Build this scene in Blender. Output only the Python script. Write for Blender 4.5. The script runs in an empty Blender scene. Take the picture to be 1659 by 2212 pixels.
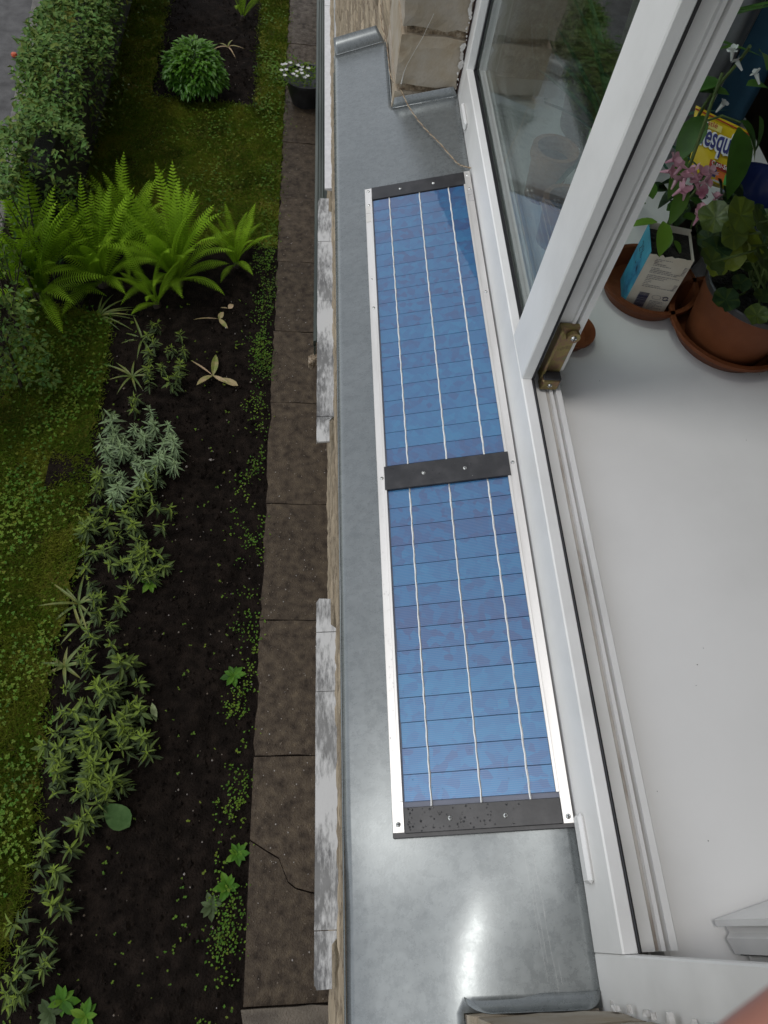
import bpy, bmesh, math, random
import numpy as np
from mathutils import Vector, Matrix
random.seed(7); RNG = np.random.default_rng(7)
PI = math.pi; rad = math.radians
SC = bpy.context.scene; COL = SC.collection

# ------------------------------------------------------------------ camera, sky, sun, exposure
CAMH = 0.766
R = np.array([[0.99270033, -0.02090051, -0.11878223], [-0.04154153, 0.86535198, -0.49943993], [0.11322699, 0.50072858, 0.85816696]])
cam = bpy.data.cameras.new('camera'); cam.lens = 25.32; cam.sensor_width = 36; cam.clip_start = 0.01; cam.clip_end = 400
cam.dof.use_dof = True; cam.dof.focus_distance = 0.95; cam.dof.aperture_fstop = 32
cam_ob = bpy.data.objects.new('camera', cam); COL.objects.link(cam_ob)
M4 = Matrix([[*R[0], 0], [*R[1], 0], [*R[2], CAMH], [0, 0, 0, 1]]); cam_ob.matrix_world = M4
SC.camera = cam_ob
w = bpy.data.worlds.new('World'); SC.world = w; w.use_nodes = True
nt = w.node_tree; nt.nodes.clear()
sky = nt.nodes.new('ShaderNodeTexSky'); sky.sky_type = 'NISHITA'; sky.sun_disc = False
sky.sun_elevation = rad(70.5); sky.sun_rotation = rad(270); sky.air_density = 1.0; sky.dust_density = 0.4; sky.ozone_density = 1.0
hs = nt.nodes.new('ShaderNodeHueSaturation'); hs.inputs['Saturation'].default_value = 0.22
bg = nt.nodes.new('ShaderNodeBackground'); bg.inputs['Strength'].default_value = 0.15
wo = nt.nodes.new('ShaderNodeOutputWorld')
nt.links.new(sky.outputs[0], hs.inputs['Color']); nt.links.new(hs.outputs[0], bg.inputs['Color']); nt.links.new(bg.outputs[0], wo.inputs['Surface'])
sl = bpy.data.lights.new('sun', 'SUN'); sl.energy = 0.6; sl.angle = rad(10); sl.color = (1, 0.97, 0.93)
so = bpy.data.objects.new('sun', sl); COL.objects.link(so)
so.rotation_euler = Vector((0.335, 0.005, -0.942)).to_track_quat('-Z', 'Y').to_euler()
SC.view_settings.view_transform = 'Standard'; SC.view_settings.look = 'None'; SC.view_settings.gamma = 1; SC.view_settings.exposure = 0.46
SC.view_settings.use_curve_mapping = False

# ------------------------------------------------------------------ helpers
FPX = 2565.6 * 1659 / 2736
def ray(u, v): return R @ np.array([u - 829.5, -(v - 1106.0), -FPX])
def onz(u, v, z): d = ray(u, v); q = (z - CAMH) / d[2] * d; return (q[0], q[1], z)
def project(p):
    q = R.T @ (np.array(p) - np.array([0, 0, CAMH]))
    return 829.5 + FPX * q[0] / -q[2], 1106 - FPX * q[1] / -q[2], -q[2]
def rnd(a, b): return random.uniform(a, b)

class MB:
    def __init__(s): s.v = []; s.f = []; s.m = []; s.c = []
    def add(s, vs, fs, m=0, c=None):
        o = len(s.v); s.v += [tuple(p) for p in vs]; s.f += [tuple(i + o for i in f) for f in fs]; s.m += [m] * len(fs); s.c += [c] * len(fs); return s
    def box(s, x0, x1, y0, y1, z0, z1, m=0, c=None):
        return s.add([(x0, y0, z0), (x1, y0, z0), (x1, y1, z0), (x0, y1, z0), (x0, y0, z1), (x1, y0, z1), (x1, y1, z1), (x0, y1, z1)],
                     [(0, 3, 2, 1), (4, 5, 6, 7), (0, 1, 5, 4), (1, 2, 6, 5), (2, 3, 7, 6), (3, 0, 4, 7)], m, c)
    def cbox(s, x0, x1, y0, y1, z0, z1, b=0.002, m=0):          # chamfered box
        n = len(s.v)
        X, Y, Z = (x0, x1), (y0, y1), (z0, z1); idx = {}; vs = []
        for i in (0, 1):
            for j in (0, 1):
                for k in (0, 1):
                    si, sj, sk = 1 - 2 * i, 1 - 2 * j, 1 - 2 * k
                    for ax in range(3):
                        p = [X[i] + si * b, Y[j] + sj * b, Z[k] + sk * b]
                        p[ax] = (X[i], Y[j], Z[k])[ax]
                        idx[(i, j, k, ax)] = len(vs); vs.append(p)
        fs = []
        for ax in range(3):
            for e in (0, 1):
                def key(a, b_):
                    t = [0, 0, 0]; t[ax] = e; t[(ax + 1) % 3] = a; t[(ax + 2) % 3] = b_; return idx[(*t, ax)]
                q = [key(0, 0), key(1, 0), key(1, 1), key(0, 1)]; fs.append(tuple(q if e else q[::-1]))
        for ax in range(3):                                     # edges along ax
            a1, a2 = (ax + 1) % 3, (ax + 2) % 3
            for e1 in (0, 1):
                for e2 in (0, 1):
                    def k2(t_ax, nrm):
                        t = [0, 0, 0]; t[ax] = t_ax; t[a1] = e1; t[a2] = e2; return idx[(*t, nrm)]
                    q = [k2(0, a1), k2(1, a1), k2(1, a2), k2(0, a2)]
                    fs.append(tuple(q if e1 != e2 else q[::-1]))
        for i in (0, 1):
            for j in (0, 1):
                for k in (0, 1):
                    q = [idx[(i, j, k, a)] for a in range(3)]
                    fs.append(tuple(q if (i + j + k) % 2 else q[::-1]))
        return s.add(vs, fs, m)
    def prism(s, poly, axis, a0, a1, m=0, c=None):               # closed polygon extruded along an axis
        n = len(poly)
        def P(p, a): return {'x': (a, p[0], p[1]), 'y': (p[0], a, p[1]), 'z': (p[0], p[1], a)}[axis]
        vs = [P(p, a0) for p in poly] + [P(p, a1) for p in poly]
        return s.add(vs, [(i, (i + 1) % n, n + (i + 1) % n, n + i) for i in range(n)] + [tuple(range(n))[::-1], tuple(range(n, 2 * n))], m, c)
    def tube(s, pts, r, n=8, m=0, c=None, caps=True):
        pts = [Vector(p) for p in pts]; rr = r if isinstance(r, (list, tuple)) else [r] * len(pts)
        vs = []; up = Vector((0.13, 0.31, 0.94))
        for i, p in enumerate(pts):
            t = (pts[min(i + 1, len(pts) - 1)] - pts[max(i - 1, 0)]).normalized()
            a = t.cross(up); a = a.normalized() if a.length > 1e-4 else t.orthogonal().normalized(); b = t.cross(a)
            for k in range(n):
                th = 2 * PI * k / n; vs.append(p + a * (math.cos(th) * rr[i]) + b * (math.sin(th) * rr[i]))
        fs = [(i * n + k, i * n + (k + 1) % n, (i + 1) * n + (k + 1) % n, (i + 1) * n + k) for i in range(len(pts) - 1) for k in range(n)]
        if caps: fs += [tuple(range(n))[::-1], tuple((len(pts) - 1) * n + k for k in range(n))]
        return s.add(vs, fs, m, c)
    def lathe(s, prof, cx=0, cy=0, n=40, m=0, c=None, a0=0.0):
        vs = []; fs = []; k = len(prof)
        for i in range(n):
            th = 2 * PI * i / n + a0
            for r_, z in prof: vs.append((cx + r_ * math.cos(th), cy + r_ * math.sin(th), z))
        for i in range(n):
            j = (i + 1) % n
            for q in range(k - 1): fs.append((i * k + q, j * k + q, j * k + q + 1, i * k + q + 1))
        return s.add(vs, fs, m, c)
    def build(s, name, mat, parent=None, smooth=False, loc=None):
        me = bpy.data.meshes.new(name)
        v = s.v
        if parent is not None and loc is None:
            o = parent
            off = Vector((0, 0, 0))
            while o is not None: off += o.location if o.get('_off', 1) else Vector((0, 0, 0)); o = o.parent
            v = [(p[0] - off.x, p[1] - off.y, p[2] - off.z) for p in v]
        me.from_pydata(v, [], s.f)
        mats = mat if isinstance(mat, (list, tuple)) else [mat]
        for mm in mats: me.materials.append(mm)
        if len(mats) > 1: me.polygons.foreach_set('material_index', s.m)
        if any(x is not None for x in s.c):
            at = me.color_attributes.new('tint', 'FLOAT_COLOR', 'CORNER'); dat = []
            for f, c_ in zip(s.f, s.c):
                c_ = c_ if c_ is not None else 0.5
                dat += [c_, c_, c_, 1.0] * len(f)
            at.data.foreach_set('color', dat)
        if smooth: me.polygons.foreach_set('use_smooth', [True] * len(me.polygons))
        me.update()
        ob = bpy.data.objects.new(name, me); COL.objects.link(ob)
        if parent is not None: ob.parent = parent
        return ob

def tag(o, label=None, cat=None, group=None, kind=None):
    if label: o['label'] = label
    if cat: o['category'] = cat
    if group: o['group'] = group
    if kind: o['kind'] = kind
    return o
def thing(name, label, cat, loc=(0, 0, 0), group=None):
    o = bpy.data.objects.new(name, None); COL.objects.link(o); o.location = loc; o.empty_display_size = 0.05
    return tag(o, label, cat, group)
def copy_tree(o, parent=None):
    c = o.copy(); COL.objects.link(c)
    if parent is not None: c.parent = parent
    for ch in list(o.children): copy_tree(ch, c)
    return c
def auto_smooth(o, ang=35):
    me = o.data; me.polygons.foreach_set('use_smooth', [True] * len(me.polygons)); me.set_sharp_from_angle(angle=rad(ang))
    return o

# ------------------------------------------------------------------ materials
MATS = {}
def mat(name, cols, scale=8.0, rough=0.6, metal=0.0, bump=0.0, bscale=None, detail=5.0, lo=0.35, hi=0.65, spec=0.5, rnd_amt=0.0, tint=False, coat=0.0, trans=0.0, stretch=(1, 1, 1), rough2=None, bdist=0.01, distort=0.0):
    """noise-ramped principled; cols = list of 2-4 linear colours"""
    if name in MATS: return MATS[name]
    m = bpy.data.materials.new(name); m.use_nodes = True; t = m.node_tree; N = t.nodes; L = t.links
    p = N['Principled BSDF']; out = N['Material Output']
    tc = N.new('ShaderNodeTexCoord'); mp = N.new('ShaderNodeMapping'); mp.inputs['Scale'].default_value = stretch
    oi = N.new('ShaderNodeObjectInfo'); ad = N.new('ShaderNodeVectorMath'); ad.operation = 'ADD'
    mu = N.new('ShaderNodeMath'); mu.operation = 'MULTIPLY'; mu.inputs[1].default_value = 37.0 if rnd_amt >= 0 else 0.0
    L.new(oi.outputs['Random'], mu.inputs[0]); L.new(tc.outputs['Object'], ad.inputs[0]); L.new(mu.outputs[0], ad.inputs[1]); L.new(ad.outputs[0], mp.inputs['Vector'])
    no = N.new('ShaderNodeTexNoise'); no.inputs['Scale'].default_value = scale; no.inputs['Detail'].default_value = detail; no.inputs['Roughness'].default_value = 0.6
    no.inputs['Distortion'].default_value = distort
    L.new(mp.outputs[0], no.inputs['Vector'])
    cr = N.new('ShaderNodeValToRGB'); e = cr.color_ramp.elements
    e[0].position = lo; e[1].position = hi
    while len(e) < len(cols): e.new(lo + (hi - lo) * len(e) / (len(cols)))
    for i in range(len(cols)):
        e[i].position = lo + (hi - lo) * i / max(1, len(cols) - 1); e[i].color = (*cols[i], 1)
    L.new(no.outputs['Fac'], cr.inputs[0]); col = cr.outputs[0]
    if abs(rnd_amt) > 0:
        h = N.new('ShaderNodeHueSaturation'); mr = N.new('ShaderNodeMapRange'); mr.inputs['To Min'].default_value = 1 - abs(rnd_amt); mr.inputs['To Max'].default_value = 1 + abs(rnd_amt)
        L.new(oi.outputs['Random'], mr.inputs['Value']); L.new(mr.outputs[0], h.inputs['Value']); L.new(col, h.inputs['Color']); col = h.outputs[0]
    if tint:
        at = N.new('ShaderNodeVertexColor'); at.layer_name = 'tint'; mx = N.new('ShaderNodeMix'); mx.data_type = 'RGBA'; mx.blend_type = 'MIX'
        L.new(at.outputs['Color'], mx.inputs['Factor']); L.new(col, mx.inputs['A'])
        tv = tint if isinstance(tint, tuple) else (0.2, 0.3, 0.03)
        mx.inputs['B'].default_value = (*tv, 1); col = mx.outputs['Result']
    L.new(col, p.inputs['Base Color'])
    p.inputs['Roughness'].default_value = rough; p.inputs['Metallic'].default_value = metal; p.inputs['Specular IOR Level'].default_value = spec
    p.inputs['Coat Weight'].default_value = coat; p.inputs['Coat Roughness'].default_value = 0.05
    if rough2 is not None:
        mr = N.new('ShaderNodeMapRange'); mr.inputs['To Min'].default_value = rough; mr.inputs['To Max'].default_value = rough2; mr.inputs['From Min'].default_value = .3; mr.inputs['From Max'].default_value = .7
        L.new(no.outputs['Fac'], mr.inputs['Value']); L.new(mr.outputs[0], p.inputs['Roughness'])
    if bump > 0:
        n2 = N.new('ShaderNodeTexNoise'); n2.inputs['Scale'].default_value = bscale or scale * 4; n2.inputs['Detail'].default_value = 6
        L.new(mp.outputs[0], n2.inputs['Vector'])
        b = N.new('ShaderNodeBump'); b.inputs['Strength'].default_value = bump; b.inputs['Distance'].default_value = bdist
        L.new(n2.outputs['Fac'], b.inputs['Height']); L.new(b.outputs[0], p.inputs['Normal'])
    if trans > 0:
        tr = N.new('ShaderNodeBsdfTranslucent'); ms = N.new('ShaderNodeMixShader'); ms.inputs[0].default_value = trans
        L.new(col, tr.inputs['Color']); L.new(p.outputs[0], ms.inputs[1]); L.new(tr.outputs[0], ms.inputs[2]); L.new(ms.outputs[0], out.inputs['Surface'])
    MATS[name] = m; return m
def flat(name, c, rough=0.5, metal=0.0, spec=0.5):
    k = [tuple(x * f for x in c) for f in (0.9, 1.08)]
    return mat(name, k, 30, rough, metal, spec=spec)

PVC = mat('white_pvc', [(0.70, 0.70, 0.685), (0.78, 0.775, 0.76)], 6, 0.33, bump=0.03, bscale=90, bdist=0.002)
PVC_OUT = mat('white_pvc_weathered', [(0.68, 0.675, 0.655), (0.765, 0.76, 0.74), (0.82, 0.815, 0.80)], 5, 0.38, bump=0.03, bscale=90, bdist=0.002)
GASKET = flat('black_rubber', (0.012, 0.012, 0.014), 0.5)
DIRTY = mat('dirty_groove', [(0.16, 0.125, 0.095), (0.42, 0.39, 0.35), (0.5, 0.48, 0.45)], 22, 0.7, stretch=(1, .3, 1))
BLACKBAR = mat('black_plastic', [(0.012, 0.012, 0.014), (0.02, 0.02, 0.022), (0.035, 0.034, 0.036)], 40, 0.42, bump=0.06, bscale=300, bdist=0.001)
ALU = mat('aluminium', [(0.62, 0.60, 0.57), (0.74, 0.72, 0.69), (0.80, 0.78, 0.75)], 20, 0.42, 0.55, bump=0.05, bscale=60, stretch=(1, .12, 1), bdist=0.001)
SCREW = mat('zinc_screw', [(0.55, 0.56, 0.55), (0.75, 0.75, 0.72)], 60, 0.25, 1.0)
DARK = flat('slot_shade', (0.008, 0.007, 0.007), 0.8)

def metal_mat():
    m = bpy.data.materials.new('galvanised_steel'); m.use_nodes = True; t = m.node_tree; N = t.nodes; L = t.links; p = N['Principled BSDF']
    tc = N.new('ShaderNodeTexCoord')
    n1 = N.new('ShaderNodeTexNoise'); n1.inputs['Scale'].default_value = 9; n1.inputs['Detail'].default_value = 4
    n2 = N.new('ShaderNodeTexNoise'); n2.inputs['Scale'].default_value = 75; n2.inputs['Detail'].default_value = 8; n2.inputs['Roughness'].default_value = .75
    n3 = N.new('ShaderNodeTexNoise'); n3.inputs['Scale'].default_value = 420; n3.inputs['Detail'].default_value = 2
    vo = N.new('ShaderNodeTexVoronoi'); vo.inputs['Scale'].default_value = 130; vo.inputs['Randomness'].default_value = 1
    for n in (n1, n2, n3, vo): L.new(tc.outputs['Object'], n.inputs['Vector'])
    c1 = N.new('ShaderNodeValToRGB'); e = c1.color_ramp.elements; e[0].position = .3; e[1].position = .72
    e[0].color = (0.150, 0.170, 0.173, 1); e[1].color = (0.215, 0.237, 0.24, 1)
    mx = N.new('ShaderNodeMath'); mx.operation = 'MULTIPLY_ADD'; mx.inputs[1].default_value = .55
    L.new(n2.outputs['Fac'], mx.inputs[0])
    m2 = N.new('ShaderNodeMath'); m2.operation = 'MULTIPLY'; m2.inputs[1].default_value = .45; L.new(n1.outputs['Fac'], m2.inputs[0]); L.new(m2.outputs[0], mx.inputs[2])
    L.new(mx.outputs[0], c1.inputs[0])
    # spangle: crystal grains differ slightly in tone
    mxc = N.new('ShaderNodeMix'); mxc.data_type = 'RGBA'; mxc.blend_type = 'OVERLAY'; mxc.inputs['Factor'].default_value = .05
    sepc = N.new('ShaderNodeSeparateColor'); L.new(vo.outputs['Color'], sepc.inputs[0]); L.new(c1.outputs[0], mxc.inputs['A']); L.new(sepc.outputs[0], mxc.inputs['B']); hs_ = N.new('ShaderNodeHueSaturation'); hs_.inputs['Saturation'].default_value = .75
    L.new(mxc.outputs['Result'], hs_.inputs['Color']); L.new(hs_.outputs[0], p.inputs['Base Color'])
    p.inputs['Metallic'].default_value = 0.42
    mr = N.new('ShaderNodeMapRange'); mr.inputs['From Min'].default_value = .3; mr.inputs['From Max'].default_value = .7; mr.inputs['To Min'].default_value = .23; mr.inputs['To Max'].default_value = .33
    L.new(n2.outputs['Fac'], mr.inputs['Value']); L.new(mr.outputs[0], p.inputs['Roughness'])
    b = N.new('ShaderNodeBump'); b.inputs['Strength'].default_value = .035; b.inputs['Distance'].default_value = .0005
    L.new(n3.outputs['Fac'], b.inputs['Height']); L.new(b.outputs[0], p.inputs['Normal'])
    return m
ZINC = metal_mat()

def glass_mat(name, tintc=(0.93, 0.96, 0.95)):
    m = bpy.data.materials.new(name); m.use_nodes = True; t = m.node_tree; N = t.nodes; L = t.links; N.remove(N['Principled BSDF'])
    g = N.new('ShaderNodeNewGeometry'); d = N.new('ShaderNodeVectorMath'); d.operation = 'DOT_PRODUCT'
    L.new(g.outputs['Incoming'], d.inputs[0]); L.new(g.outputs['Normal'], d.inputs[1])
    a = N.new('ShaderNodeMath'); a.operation = 'ABSOLUTE'; L.new(d.outputs['Value'], a.inputs[0])
    s1 = N.new('ShaderNodeMath'); s1.operation = 'SUBTRACT'; s1.inputs[0].default_value = 1; L.new(a.outputs[0], s1.inputs[1])
    pw = N.new('ShaderNodeMath'); pw.operation = 'POWER'; pw.inputs[1].default_value = 5; L.new(s1.outputs[0], pw.inputs[0])
    ma = N.new('ShaderNodeMath'); ma.operation = 'MULTIPLY_ADD'; ma.inputs[1].default_value = .96; ma.inputs[2].default_value = .04; L.new(pw.outputs[0], ma.inputs[0])
    tr = N.new('ShaderNodeBsdfTransparent'); tr.inputs[0].default_value = (*tintc, 1); gl = N.new('ShaderNodeBsdfGlossy'); gl.inputs['Roughness'].default_value = 0.0
    ms = N.new('ShaderNodeMixShader'); L.new(ma.outputs[0], ms.inputs[0]); L.new(tr.outputs[0], ms.inputs[1]); L.new(gl.outputs[0], ms.inputs[2])
    L.new(ms.outputs[0], N['Material Output'].inputs['Surface']); return m
GLASS = glass_mat('window_glass')

def cell_mat():
    m = bpy.data.materials.new('silicon_cell'); m.use_nodes = True; t = m.node_tree; N = t.nodes; L = t.links; p = N['Principled BSDF']
    tc = N.new('ShaderNodeTexCoord'); oi = N.new('ShaderNodeObjectInfo'); ad = N.new('ShaderNodeVectorMath'); ad.operation = 'ADD'
    mu = N.new('ShaderNodeMath'); mu.operation = 'MULTIPLY'; mu.inputs[1].default_value = 53
    L.new(oi.outputs['Random'], mu.inputs[0]); L.new(tc.outputs['Object'], ad.inputs[0]); L.new(mu.outputs[0], ad.inputs[1])
    nz = N.new('ShaderNodeTexNoise'); nz.inputs['Scale'].default_value = 60; nz.inputs['Detail'].default_value = 3; L.new(ad.outputs[0], nz.inputs['Vector'])
    mxv = N.new('ShaderNodeMix'); mxv.data_type = 'VECTOR'; mxv.inputs['Factor'].default_value = .006; L.new(ad.outputs[0], mxv.inputs['A']); L.new(nz.outputs['Color'], mxv.inputs['B'])
    vo = N.new('ShaderNodeTexVoronoi'); vo.inputs['Scale'].default_value = 105; L.new(mxv.outputs['Result'], vo.inputs['Vector'])
    sp = N.new('ShaderNodeSeparateColor'); L.new(vo.outputs['Color'], sp.inputs[0])
    cr = N.new('ShaderNodeValToRGB'); e = cr.color_ramp.elements; e[0].position = 0; e[1].position = 1
    e[0].color = (0.014, 0.092, 0.245, 1); e[1].color = (0.014, 0.165, 0.34, 1)
    x = e.new(.45); x.color = (0.012, 0.115, 0.28, 1); x = e.new(.18); x.color = (0.024, 0.075, 0.205, 1)
    # each strip has its own hue
    a2 = N.new('ShaderNodeMath'); a2.operation = 'MULTIPLY_ADD'; a2.inputs[1].default_value = .5; L.new(sp.outputs['Red'], a2.inputs[0])
    m3 = N.new('ShaderNodeMath'); m3.operation = 'MULTIPLY'; m3.inputs[1].default_value = .5; L.new(oi.outputs['Random'], m3.inputs[0]); L.new(m3.outputs[0], a2.inputs[2])
    L.new(a2.outputs[0], cr.inputs[0])
    wv = N.new('ShaderNodeTexWave'); wv.wave_type = 'BANDS'; wv.bands_direction = 'Y'; wv.inputs['Scale'].default_value = 150; wv.inputs['Distortion'].default_value = 0
    L.new(tc.outputs['Object'], wv.inputs['Vector'])
    cw = N.new('ShaderNodeValToRGB'); cw.color_ramp.elements[0].position = .80; cw.color_ramp.elements[1].position = 1.0
    cw.color_ramp.elements[1].color = (.35, .35, .35, 1); L.new(wv.outputs['Color'], cw.inputs[0])
    mx = N.new('ShaderNodeMix'); mx.data_type = 'RGBA'; L.new(cw.outputs[0], mx.inputs['Factor']); L.new(cr.outputs[0], mx.inputs['A']); mx.inputs['B'].default_value = (.22, .24, .36, 1)
    L.new(mx.outputs['Result'], p.inputs['Base Color'])
    p.inputs['Roughness'].default_value = .38; p.inputs['Metallic'].default_value = 0.25; p.inputs['Coat Weight'].default_value = 1; p.inputs['Coat Roughness'].default_value = .025; p.inputs['Coat IOR'].default_value = 1.68
    b = N.new('ShaderNodeBump'); b.inputs['Strength'].default_value = .10; b.inputs['Distance'].default_value = .002
    n4 = N.new('ShaderNodeTexNoise'); n4.inputs['Scale'].default_value = 18; L.new(ad.outputs[0], n4.inputs['Vector']); L.new(n4.outputs['Fac'], b.inputs['Height'])
    L.new(b.outputs[0], p.inputs['Coat Normal'])
    return m
CELL = cell_mat()

# ------------------------------------------------------------------ SETTING: ground, path, road
G = -3.4
def P(u, v, dz=0.0): return onz(u, v, G + dz)
SOIL = mat('dark_wet_soil', [(0.0059, 0.0043, 0.0034), (0.0110, 0.0081, 0.0064), (0.0187, 0.0136, 0.0106)], 14, 0.95, bump=0.8, bscale=90, bdist=0.02, rnd_amt=-0.0, detail=9, spec=.08)
EARTH = mat('turf_ground', [(0.0267, 0.0222, 0.0112), (0.0624, 0.0713, 0.0112), (0.1381, 0.1381, 0.0200), (0.1247, 0.0846, 0.0356)], 5, 0.95, spec=.08, bump=0.8, bscale=60, bdist=0.03, lo=.3, hi=.75)
o = MB().add([(-150, -150, G - .12), (150, -150, G - .12), (150, 150, G - .12), (-150, 150, G - .12)], [(0, 1, 2, 3)]).build('ground', EARTH); tag(o, kind='structure')

def relief(xs, ys, amp, seed, base):
    r = np.random.default_rng(seed); nx, ny = len(xs), len(ys)
    def layer(k):
        a = r.normal(size=(max(2, nx // k + 3), max(2, ny // k + 3)))
        xi = np.arange(nx) / k; yi = np.arange(ny) / k; x0 = xi.astype(int); y0 = yi.astype(int); fx = (xi - x0)[:, None]; fy = (yi - y0)[None]
        fx = fx * fx * (3 - 2 * fx); fy = fy * fy * (3 - 2 * fy)
        return a[np.ix_(x0, y0)] * (1 - fx) * (1 - fy) + a[np.ix_(x0 + 1, y0)] * fx * (1 - fy) + a[np.ix_(x0, y0 + 1)] * (1 - fx) * fy + a[np.ix_(x0 + 1, y0 + 1)] * fx * fy
    z = base + amp * (layer(16) * 1.2 + layer(6) * .6 + layer(2) * .35)
    mb = MB(); X, Y = np.meshgrid(xs, ys, indexing='ij')
    mb.v = [tuple(q) for q in np.stack([X, Y, z], -1).reshape(-1, 3).tolist()]
    for i in range(nx - 1):
        for j in range(ny - 1):
            a = i * ny + j; mb.f.append((a, a + ny, a + ny + 1, a + 1))
    mb.m = [0] * len(mb.f); mb.c = [None] * len(mb.f)
    return mb
o = relief(np.arange(-1.62, -0.17, .022), np.arange(-.75, 4.95, .024), .010, 3, G + .004).build('soil_bed', SOIL, smooth=True); tag(o, kind='structure')
o = relief(np.arange(-1.52, -0.46, .024), np.arange(6.86, 9.6, .026), .009, 5, G + .004).build('soil_bed', SOIL, smooth=True); tag(o, kind='structure')
o = relief(np.arange(-2.9, -1.60, .05), np.arange(-1.0, 4.9, .05), .004, 6, G + .000).build('soil_bed', SOIL, smooth=True); tag(o, kind='structure')

def sheet(poly, z, name, m):
    o = MB().add([(x, y, z) for x, y in poly], [tuple(range(len(poly)))]).build(name, m); return tag(o, kind='structure')
def jag(poly, step=.06, amp=.035, seed=1):
    r = random.Random(seed); out = []
    for i in range(len(poly)):
        a, b = Vector(poly[i]), Vector(poly[(i + 1) % len(poly)]); n = max(1, int((b - a).length / step))
        for k in range(n):
            p = a.lerp(b, k / n); out.append((p.x + r.uniform(-amp, amp), p.y + r.uniform(-amp, amp)))
    return out
lawn_px = [(238, 690), (226, 800), (195, 950), (192, 1060), (178, 1180), (150, 1280), (118, 1400), (100, 1520), (92, 1640), (84, 1760), (66, 1880), (40, 1990), (5, 2090)]
lawn_edge = [P(*q)[:2] for q in lawn_px]
LAWN1 = [(-2.05, 4.15)] + [tuple(q) for q in lawn_edge] + [(-1.6, -.3), (-2.05, -.3)]
sheet(jag(LAWN1), G + .022, 'lawn', EARTH)
LAWN2a = [(-1.95, 4.9), (-.2, 4.95), (-.2, 6.88), (-1.5, 6.93), (-2.0, 6.9)]
LAWN2b = [(-2.1, 6.9), (-1.48, 6.9), (-1.5, 9.6), (-2.1, 9.6)]
LAWN2c = [(-.47, 6.84), (-.2, 6.84), (-.2, 9.6), (-.50, 9.6)]
for i, q in enumerate((LAWN2a, LAWN2b, LAWN2c)): sheet(jag(q, seed=i + 3), G + .024 + .004 * i, 'lawn', EARTH)

# concrete slab path beside the house wall
CONC = mat('wet_concrete', [(0.0246, 0.0177, 0.0123), (0.0574, 0.0423, 0.0286), (0.0874, 0.0655, 0.0423), (0.1365, 0.1024, 0.0627)], 19, 0.7, spec=.2, bump=0.7, bscale=120, bdist=0.008, detail=9, rnd_amt=0.12, lo=.28, hi=.8, rough2=.35)
CONC_L = mat('dry_concrete', [(0.075, 0.06, 0.045), (0.12, 0.10, 0.075), (0.16, 0.13, 0.10)], 9, 0.7, bump=0.7, bscale=120, bdist=0.008, detail=9)
path = thing('path', None, None, (0, 0, G)); path['kind'] = 'structure'
joints = [-1.1, -.30, .84, 1.63, 2.445, 3.29, 3.98, 4.75, 5.55, 6.35, 7.2, 8.05, 8.9, 9.8]
PXL, PXR = -.205, .27
def slab(y0, y1, dz, seed, m=CONC, x0=PXL, x1=PXR):
    r = random.Random(seed); pts = []
    g = .0032
    for k in range(13): pts.append((x0 + r.uniform(-.012, .008), y0 + g + (y1 - y0 - 2 * g) * k / 12))
    for k in range(1, 6): pts.append((x0 + (x1 - x0) * k / 6, y1 - g + r.uniform(-.004, .004)))
    pts.append((x1, y1 - g)); pts.append((x1, y0 + g))
    for k in range(5, 0, -1): pts.append((x0 + (x1 - x0) * k / 6, y0 + g + r.uniform(-.004, .004)))
    return MB().prism(pts[::-1], 'z', G - .03, G + .045 + dz).build('slab', m, path)
for i in range(len(joints) - 1):
    if i == 0: slab(joints[0], joints[1], .03, 40, CONC_L)
    elif i == 1:
        # the slab with a slanting crack: two pieces
        ck = [(PXL - .005, .42), (-.13, .37), (-.06, .33), (-.01, .22), (.03, .19), (.10, .17), (PXR, .14)]
        a = [(PXL, joints[1] + .006)] + [(PXR, joints[1] + .006)] + [(x, y - .004) for x, y in ck[::-1]]
        b = [(x, y + .004) for x, y in ck] + [(PXR, joints[2] - .006), (PXL - .005, joints[2] - .006)]
        MB().prism(a, 'z', G - .03, G + .043).build('slab', CONC, path); MB().prism(b, 'z', G - .03, G + .049).build('slab', CONC, path)
    else: slab(joints[i], joints[i + 1], random.uniform(-.002, .003), 40 + i)
MB().box(PXL - .01, PXR, -1.1, 9.8, G - .02, G + .036).build('path_bed', SOIL, path)

ASPH = mat('grey_asphalt', [(0.045, 0.043, 0.041), (0.075, 0.072, 0.07), (0.10, 0.097, 0.094)], 6, 0.75, bump=0.6, bscale=150, bdist=0.006, detail=8)
RE = lambda y: -2.42 - .098 * (y - 4.5)
o = MB().prism([(-9, -4), (RE(-4), -4), (RE(26), 26), (-9, 26)], 'z', G - .05, G + .012).build('road', ASPH); tag(o, kind='structure')
KERB = mat('kerb_stone', [(0.10, 0.095, 0.085), (0.17, 0.16, 0.14)], 12, 0.8, bump=.5)
kb = thing('kerb', 'row of grey kerb stones between asphalt and hedge', 'kerb', (-2.6, 6, G))
for k in range(10):
    y = 2.2 + k * .8; ob = MB().cbox(0, .10, .008, .792, -.05, .075 + rnd(-.01, .01), .01).build('kerb_stone', KERB, kb, loc=1); ob.location = Vector((RE(y), y, G)) - kb.location; ob.rotation_euler = (0, 0, math.atan(.098))

tag(MB().lathe([(0, .0), (.022, .006), (.03, .02), (.024, .036), (0, .04)], *onz(33, 126, G)[:2], 8).build('litter', flat('orange_litter', (.45, .07, .015))), 'small crumpled orange scrap lying on the asphalt', 'litter').location.z = G + .012

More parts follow.
